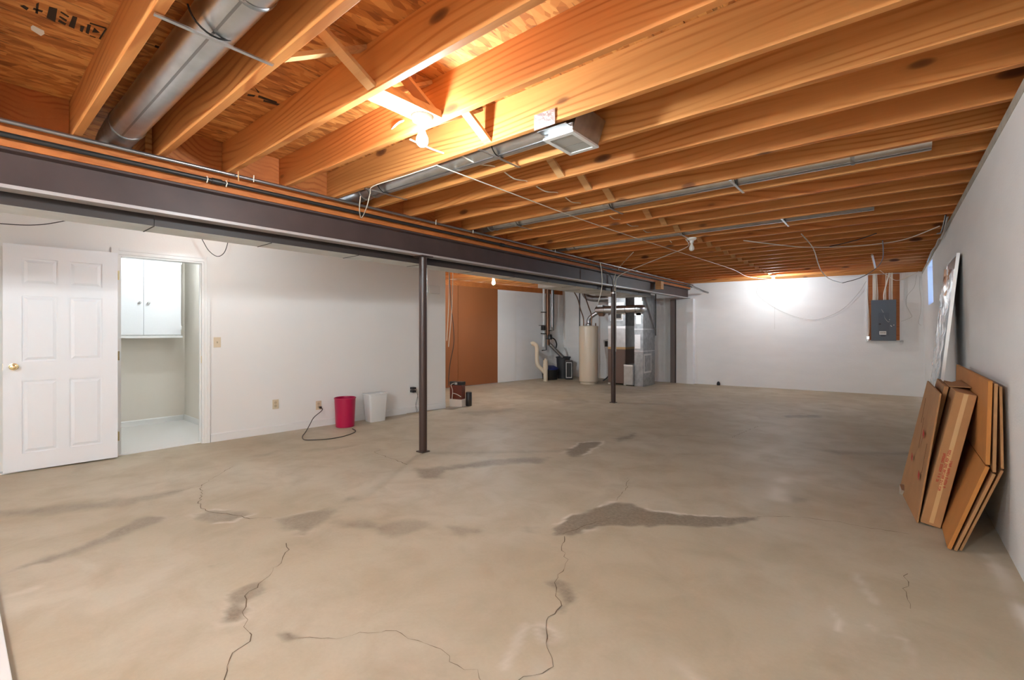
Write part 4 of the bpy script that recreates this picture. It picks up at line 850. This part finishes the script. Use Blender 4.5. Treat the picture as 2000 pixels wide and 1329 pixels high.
lp = MB().box((-ew * .36, -.117, .115), (ew * .22, -.1145, .18)).build('paper_label', 'paper', dp)
for i in range(6): MB().box((-ew * .30 + i * ew * .085, -.1178, .135), (-ew * .30 + i * ew * .085 + ew * .05, -.1171, .165)).build('label_print', 'paperink', lp)
MB().box((-ew * .22, -.116, .083), (ew * .16, -.1085, .096)).build('finger_pull', 'black', ep)
for x, z in ((.42, .30), (.60, .285), (.85, .295), (.48, .40), (.66, .27)): MB().box((ew * x - .008, -.1115, z), (ew * x + .006, -.1082, z + .012)).build('paint_chip', 'paper', ep)
ym = FY((ex0 + ex1) / 2) - .06
for i, (dx, dt, m) in enumerate(((-.155, -.15, 'cable'), (-.14, -.135, 'cable'), (-.125, -.12, 'cable'), (-.105, -.115, 'cable'), (-.08, -.095, 'cable'), (.02, .10, 'cable'), (.045, .05, 'cable'), (.10, .11, 'cable'), (.125, .13, 'cable'), (.145, .145, 'cable'))):
    x0 = (ex0 + ex1) / 2
    cable('panel_feed_cable', [Vector((x0 + dx, ym, 1.868)), Vector((x0 + dx * .98, ym, 2.0)), Vector((x0 + (dx + dt) / 2, ym, 2.2)), Vector((x0 + dt, ym - .01, 2.40))], .0075 if i != 5 else .013, m,
          'cream cable in the bundle running from the electrical panel up to the joists' if i != 5 else 'thick cream cable curving from the middle of the panel top to the joists', 'cable', 'cables feeding the electrical panel')
cable('panel_drop_wire', [Vector((x0 - .08, ym - .06, 1.86)), Vector((x0 - .05, ym - .07, 1.75)), Vector((x0 + .01, ym - .072, 1.62)), Vector((x0 + .03, ym - .072, 1.52)), Vector((x0 + .08, ym - .07, 1.44)), Vector((x0 + .10, ym - .07, 1.45))], .004, 'wireg', 'thin wire hanging over the face of the electrical panel')
cable('side_cable', [Vector((x0 - .25, ym, 2.10)), Vector((x0 - .22, ym + .01, 1.6)), Vector((x0 - .215, ym, 1.3)), Vector((x0 - .23, ym - .02, 1.14))], .007, 'cable', 'pale cable running down the side of the electrical panel')
gv = tag(empty('side_fitting', (x0 - .225, ym - .0, 1.12)), 'small metal fitting low beside the electrical panel', 'fitting')
MB().box((-.03, -.03, -.03), (.02, .02, .04)).build('fitting_body', 'galv', gv, bevel=.005); MB().lathe([(.012, -.06), (.012, .0)], 10, (-.01, -.005, 0)).build('fitting_stub', 'galv', gv)
cable('panel_loop_cable', [fw(1718, 528, .07), fw(1735, 540, .08), fw(1752, 548, .08), fw(1775, 540, .08), fw(1795, 530, .07)], .005, 'cable', 'pale cable looping across the top of the panel board')

# ------------------------------------------------------------------ left wall fittings
wallp = lambda c, r: on_line(c, r, pL, qL)
rzl = math.atan2(dL.y, dL.x) - PI / 2
def plate(name, c, r, label, cat, kind):
    p = wallp(c, r); o = tag(empty(name, p + Vector((.001, 0, 0)), rzl), label, cat)
    MB().box((0, -.036, -.058), (.006, .036, .058)).build('cover_plate', 'almond' if kind != 'black' else 'wplastic', o, bevel=.002)
    if kind == 'switch': MB().hexa([(.006, -.005, -.011), (.006, .005, -.011), (.006, .005, .011), (.006, -.005, .011), (.014, -.004, .002), (.014, .004, .002), (.014, .004, .010), (.014, -.004, .010)]).build('toggle', 'almond_d', o)
    else:
        for z in (-.020, .020): MB().lathe([(.0165, .006), (.0155, .009)], 16, (0, 0, z), 'X').build('socket', 'almond_d', o, True)
    return o
plate('light_switch', 424, 669, 'almond light switch beside the doorway casing', 'switch', 'switch')
plate('wall_outlet', 538, 790, 'almond outlet low on the partition with nothing plugged in', 'outlet', 'o')
plate('wall_outlet', 622, 792, 'almond outlet beside the pink bin with a black cord plugged in', 'outlet', 'o')
plate('wall_outlet', 803, 761, 'outlet with two black adapters beside the nearer post', 'outlet', 'black')
for z, lb in ((.022, 'upper black adapter in the outlet near the nearer post'), (-.024, 'lower black adapter in the outlet near the nearer post')):
    p = wallp(803, 761) + Vector((.012, 0, z)); o = tag(empty('power_adapter', p, rzl), lb, 'adapter')
    MB().box((0, -.03, -.017), (.075, .035, .017)).build('adapter_body', 'black', o, bevel=.005)
    MB().tube([(.03, .035, 0), (.035, .07, -.03), (.03, .09, -.12), (.02, .06, -.25), (.015, .10, -.36)], .0025, 5, 5).build('lead', 'darkcord', o, True)
ch = tag(empty('door_chime', wallp(846, 566) + Vector((.001, 0, 0)), rzl), 'white chime box high on the partition near its end', 'chime')
MB().box((0, -.11, -.065), (.05, .11, .065)).build('housing', 'wplastic', ch, bevel=.012); MB().box((.0, -.155, -.05), (.02, -.112, .05)).build('side_wing', 'wplastic', ch, bevel=.006)
# cord
p0 = wallp(624, 796) + Vector((.02, 0, -.0))
pts = [p0, p0 + Vector((.05, -.0, -.03)), at(613, 816, .16), at(604, 832, .05), at(597, 844, .008), at(591, 852, .006), at(592, 858, .006), at(602, 860, .006), at(635, 858.5, .006), at(665, 854, .006), at(688, 847, .006), at(694.5, 842, .006), at(688, 838, .006)]
co = tag(empty('power_lead', p0), 'black cord from the outlet curling across the floor before the pink bin', 'cord')
q = MB().tube([p - p0 for p in pts], .005, 8, 6).build('lead', 'darkcord', co, True)
MB().box((-.012, -.013, -.013), (.02, .013, .013)).build('plug', 'darkcord', co, bevel=.003)

# ------------------------------------------------------------------ waste bins
pk = tag(empty('round_waste_bin', (-5.58, 3.325, 0)), 'raspberry pink round plastic waste bin by the partition', 'waste bin')
MB().lathe([(.114, 0), (.118, .004), (.133, .375), (.129, .375), (.113, .010), (.02, .008)], 40).build('body', 'pink', pk, True)
MB().lathe([(.133, .366), (.139, .370), (.139, .380), (.131, .384), (.129, .374)], 40, cap=False).build('rim', 'pink', pk, True)
wbn = tag(empty('rectangular_waste_bin', (-5.595, 3.80, 0), rzl), 'white rectangular plastic waste bin beside the pink one', 'waste bin')
def rrect(hx, hy, r, z, n=5):
    out = []
    for cx, cy, a0 in ((hx - r, hy - r, 0), (-hx + r, hy - r, PI/2), (-hx + r, -hy + r, PI), (hx - r, -hy + r, 1.5*PI)):
        for i in range(n + 1):
            a = a0 + PI / 2 * i / n; out.append((cx + r * math.cos(a), cy + r * math.sin(a), z))
    return out
def loft(rings, cap0=True, cap1=True):
    mb = MB(); n = len(rings[0]); V = [p for r in rings for p in r]
    Fc = [(j*n + i, j*n + (i+1) % n, (j+1)*n + (i+1) % n, (j+1)*n + i) for j in range(len(rings) - 1) for i in range(n)]
    if cap0: Fc.append(tuple(range(n - 1, -1, -1)))
    if cap1: k = (len(rings) - 1) * n; Fc.append(tuple(range(k, k + n)))
    return mb.add(V, Fc)
loft([rrect(.080, .112, .025, 0), rrect(.083, .116, .025, .006), rrect(.104, .142, .03, .385), rrect(.100, .138, .028, .385), rrect(.079, .111, .022, .010)]).build('body', 'wplastic', wbn, True)
loft([rrect(.103, .141, .03, .372), rrect(.113, .151, .032, .376), rrect(.113, .151, .032, .390), rrect(.101, .139, .028, .392)], False, False).build('rim', 'wplastic', wbn, True)

# ------------------------------------------------------------------ leaning panel and cartons on the right
def lean_panel(y0, y1, xb, xt, h, th):     # box leaning towards +x; returns frame points (front face bottom/top)
    d = Vector((xt - xb, 0, h)).normalized(); n = Vector((d.z, 0, -d.x)) * th
    A = [Vector((xb, y0, 0)), Vector((xb, y1, 0)), Vector((xb, y1, 0)) + n, Vector((xb, y0, 0)) + n]
    lift = -min(p.z for p in A); T = Vector((xt - xb, 0, h))
    A = [p + Vector((0, 0, lift + .001)) for p in A]
    return A + [p + T for p in A]
def skewed(P, u0, u1, v0, v1, w0, w1):     # sub-block of a leaning hexahedron: u along y, v up, w thickness
    o = P[0]; U = P[1] - P[0]; V = P[4] - P[0]; Wv = P[3] - P[0]
    f = lambda u, v, w_: o + U * u + V * v + Wv * w_
    return [f(u0, v0, w0), f(u1, v0, w0), f(u1, v0, w1), f(u0, v0, w1), f(u0, v1, w0), f(u1, v1, w0), f(u1, v1, w1), f(u0, v1, w1)]
tp = tag(empty('framed_panel', (.37, 6.2, 0)), 'tall grey panel in torn clear plastic leaning on the wall behind the cartons', 'panel')
def pch(parent, o): o.parent = parent; o.matrix_parent_inverse = Matrix.Translation(parent.location).inverted(); return o
P = lean_panel(5.5, 6.35, .262, .440, 1.93, .022)
pch(tp, MB().hexa(skewed(P, .012, .988, .008, .992, .12, .80)).build('sheet', 'greypanel'))
for u0, u1, v0, v1 in ((0, .012, 0, 1), (.988, 1, 0, 1), (.012, .988, 0, .008), (.012, .988, .992, 1)):
    pch(tp, MB().hexa(skewed(P, u0, u1, v0, v1, 0, 1)).build('edge_strip', 'alum'))
pch(tp, MB().hexa(skewed(P, .012, .988, .01, .99, .82, .98)).build('back_sheet', 'dkback'))
mb = MB(); nu, nv = 14, 30; o_ = P[0]; U = P[1] - P[0]; V = P[4] - P[0]; Wn = (P[3] - P[0]).normalized(); V0 = []
for j in range(nv + 1):
    for i in range(nu + 1):
        V0.append(o_ + U * (i / nu * .98 + .01 + random.uniform(-.01, .01)) + V * (j / nv * (.97 - .04 * (1 - i / nu))) - Wn * (.006 + random.uniform(0, .022)))
mb.add(V0, [(j*(nu+1)+i, j*(nu+1)+i+1, (j+1)*(nu+1)+i+1, (j+1)*(nu+1)+i) for j in range(nv) for i in range(nu)])
pch(tp, mb.build('plastic_wrap', 'film', None, True))

# flat carton with red print, its narrow end towards the camera
def carton(y0, y1, xb, xt, h, th, name, label, m, rot=0):
    r = tag(empty(name, (xb, y0, 0)), label, 'carton'); P = lean_panel(y0, y1, xb, xt, h, th)
    pch(r, MB().hexa(P).build('box', m, bevel=.004)); return r, P
c1, P1 = carton(4.0, 4.85, .150, .315, .862, .098, 'flat_carton', 'long flat carton standing on edge with red print on its narrow end', 'kraft')
def face_pt(P, u, v, w_, out=.0012):
    return P[0] + (P[1] - P[0]) * u + (P[4] - P[0]) * v + (P[3] - P[0]) * w_
def end_block(parent, P, w0, w1, v0, v1, m, name, t=.0015):
    a = [face_pt(P, 0, v0, w0), face_pt(P, 0, v0, w1), face_pt(P, 0, v1, w1), face_pt(P, 0, v1, w0)]
    return pch(parent, MB().prism([p - Vector((0, .0003, 0)) for p in a], (0, -t, 0)).build(name, m))
end_block(c1, P1, .40, .62, .02, .995, 'tape', 'tape_strip', .0006)
def glyphs(parent, P, words, w0, v0, cw, chh):      # rows of stamped characters, too worn to read
    Ud = (P[4] - P[0]).normalized(); Wd = (P[3] - P[0]).normalized(); mb = MB(); o = face_pt(P, 0, v0, w0) - Vector((0, .0012, 0)); x = 0
    def bar(x0, y0, x1, y1):
        mb.prism([o + Ud * x0 - Wd * y0, o + Ud * x1 - Wd * y0, o + Ud * x1 - Wd * y1, o + Ud * x0 - Wd * y1], (0, -.0004, 0))
    for n in words:
        for _ in range(n):
            bar(x, 0, x + cw * .22, chh)
            if random.random() < .7: bar(x + cw * .55, 0, x + cw * .77, chh)
            for yy in random.sample((0, .4, .8), 2): bar(x + cw * .22, chh * yy, x + cw * .6, chh * (yy + .2))
            x += cw
        x += cw * .8
    o2 = pch(parent, mb.build('stamped_print', 'red')); o2['kind'] = 'stuff'
for (wd, w0, v0) in (([2, 1, 1, 5, 6], .33, .33), ([3, 3, 6, 3, 3, 4], .52, .27), ([1, 5, 5, 4], .71, .30)): glyphs(c1, P1, wd, w0, v0, .0105, .0125)
# slightly taller carton just behind, top flap showing
c2, P2 = carton(4.30, 4.95, .125, .283, .880, .024, 'flat_carton', 'tan carton with an open top flap pressed against the printed carton', 'kraft')
a, b_, c_, d_ = P2[4], P2[5], P2[6], P2[7]
pch(c2, MB().hexa([a, d_, d_ + Vector((.115, .02, .012)), a + Vector((.13, -.02, .022))] + [p + Vector((0, 0, .004)) for p in (a, d_, d_ + Vector((.115, .02, .012)), a + Vector((.13, -.02, .022)))]).build('top_flap', 'kraft')) if False else None
fl_ = [P2[7] + Vector((0, .0, .001)), P2[7] + Vector((.105, -.03, .004)), P2[7] + Vector((.105, .55, .004)), P2[6] * .35 + P2[7] * .65 + Vector((0, 0, .001))]
pch(c2, MB().prism(fl_, (0, 0, .005)).build('top_flap', 'kraft'))
# film wrapped sheet carton with red arrows
c3 = tag(empty('flat_carton', (.1, 4.05, 0)), 'thin carton sheet with small red marks, closest to the open floor', 'carton')
tk = Vector((.010, .001, 0)); cb = [Vector((.132, 4.03, .001)), Vector((.055, 4.82, .001)), Vector((.245, 4.05, .855)), Vector((.225, 4.92, .865))]
P3 = [cb[0], cb[1], cb[1] + tk, cb[0] + tk, cb[2], cb[3], cb[3] + tk, cb[2] + tk]
pch(c3, MB().hexa(P3).build('box', 'kraft', bevel=.002))
for u, v in ((.30, .60), (.62, .34), (.20, .28)):
    a = face_pt(P3, u, v, 0); Ud = (P3[1] - P3[0]).normalized(); Vd = (P3[4] - P3[0]).normalized(); nn = -(P3[3] - P3[0]).normalized()
    pch(c3, MB().prism([a + nn * .0005, a + Ud * .05 + Vd * .02 + nn * .0005, a + Ud * .05 + Vd * .06 + nn * .0005, a + Vd * .04 + nn * .0005], nn * .0008).build('red_arrow', 'red'))
for u, v, l in ((.12, .36, .2), (.42, .5, .22), (.5, .7, .18)):
    a = face_pt(P3, u, v, 0)
    pch(c3, MB().prism([a + nn * .0005, a + Ud * .015 + nn * .0005, a + Ud * .015 + Vd * l + nn * .0005, a + Vd * l + nn * .0005], nn * .0006).build('printed_line', 'kraftd'))
fo = tag(empty('crumpled_foil', at(1773, 968)), 'crumpled silver wrapping lying at the foot of the carton sheet with red marks', 'wrapping')
V0 = [Vector((random.uniform(-.05, .05), random.uniform(-.06, .06), max(0, random.uniform(.0, .07)))) for _ in range(26)]
import bmesh as _bm
bm = _bm.new(); [bm.verts.new(v) for v in V0]; bm.verts.new((-.05, 0, 0)); bm.verts.new((.05, .03, 0)); r_ = _bm.ops.convex_hull(bm, input=bm.verts)
_bm.ops.delete(bm, geom=[v for v in bm.verts if not v.link_faces], context='VERTS')
me = bpy.data.meshes.new('crumple'); bm.to_mesh(me); bm.free(); me.materials.append(M['foil']); o = bpy.data.objects.new('crumple', me); COL.objects.link(o); o.parent = fo

# folded sheets: lower leaf from the floor to a kink, upper leaf up along the wall
def folded(y0, y1, xb, xk, zk, xt, zt, th, label, m, skew=0):
    r = tag(empty('folded_carton', (xb, y0, 0)), label, 'carton', 'bent cartons leaning on the foundation wall')
    for nm, a, b in (('lower_leaf', (xb, .004), (xk, zk - .004)), ('upper_leaf', (xk, zk + .004), (xt, zt))):
        d = Vector((b[0] - a[0], 0, b[1] - a[1])).normalized(); n = Vector((d.z, 0, -d.x)) * th
        A = Vector((a[0], y0, a[1])); B = Vector((b[0], y0, b[1]))
        lf = Vector((0, 0, th * d.x)) if nm == 'lower_leaf' else Vector((0, 0, 0))
        L = Vector((0, y1 - y0, 0)); sk = Vector((0, skew, 0))
        core = [A + lf, A + L + lf, A + L + n + lf, A + n + lf, B + sk, B + L + sk, B + L + n + sk, B + n + sk]
        leaf = pch(r, MB().hexa(core).build(nm, m, bevel=.002))
        e = .0008
        q = [core[0], core[4], core[7], core[3]]
        edge = MB().prism([p + Vector((0, -.0005, 0)) for p in (q[0].lerp(q[3], .22), q[1].lerp(q[2], .22), q[1].lerp(q[2], .78), q[0].lerp(q[3], .78))], (0, -.002, 0)).build('corrugated_edge', 'kraftd')
        edge.parent = leaf; edge.matrix_parent_inverse = Matrix.Translation(r.location).inverted()
    return r
folded(3.645, 5.25, .252, .407, .515, .418, .985, .018, 'bent orange-brown carton nearest the printed carton, its lower leaf on the floor', 'kraft2')
folded(3.64, 5.10, .280, .434, .480, .441, .970, .014, 'bent brown carton in the middle of the leaning stack', 'kraft')
folded(3.66, 4.9, .303, .468, .500, .462, .955, .012, 'bent carton pressed against the white foundation wall', 'kraft')

# ------------------------------------------------------------------ painted step at the camera side
stp = tag(empty('floor_board', (-2.4, -.45, 0)), 'white painted low board at the bottom corner by the camera', 'board')
MB().box((-1.1, -.55, 0), (1.0, .58, .008)).build('core', 'trim', stp); MB().box((-1.12, -.57, .009), (1.02, .594, .020)).build('top_sheet', 'trim', stp, bevel=.003)
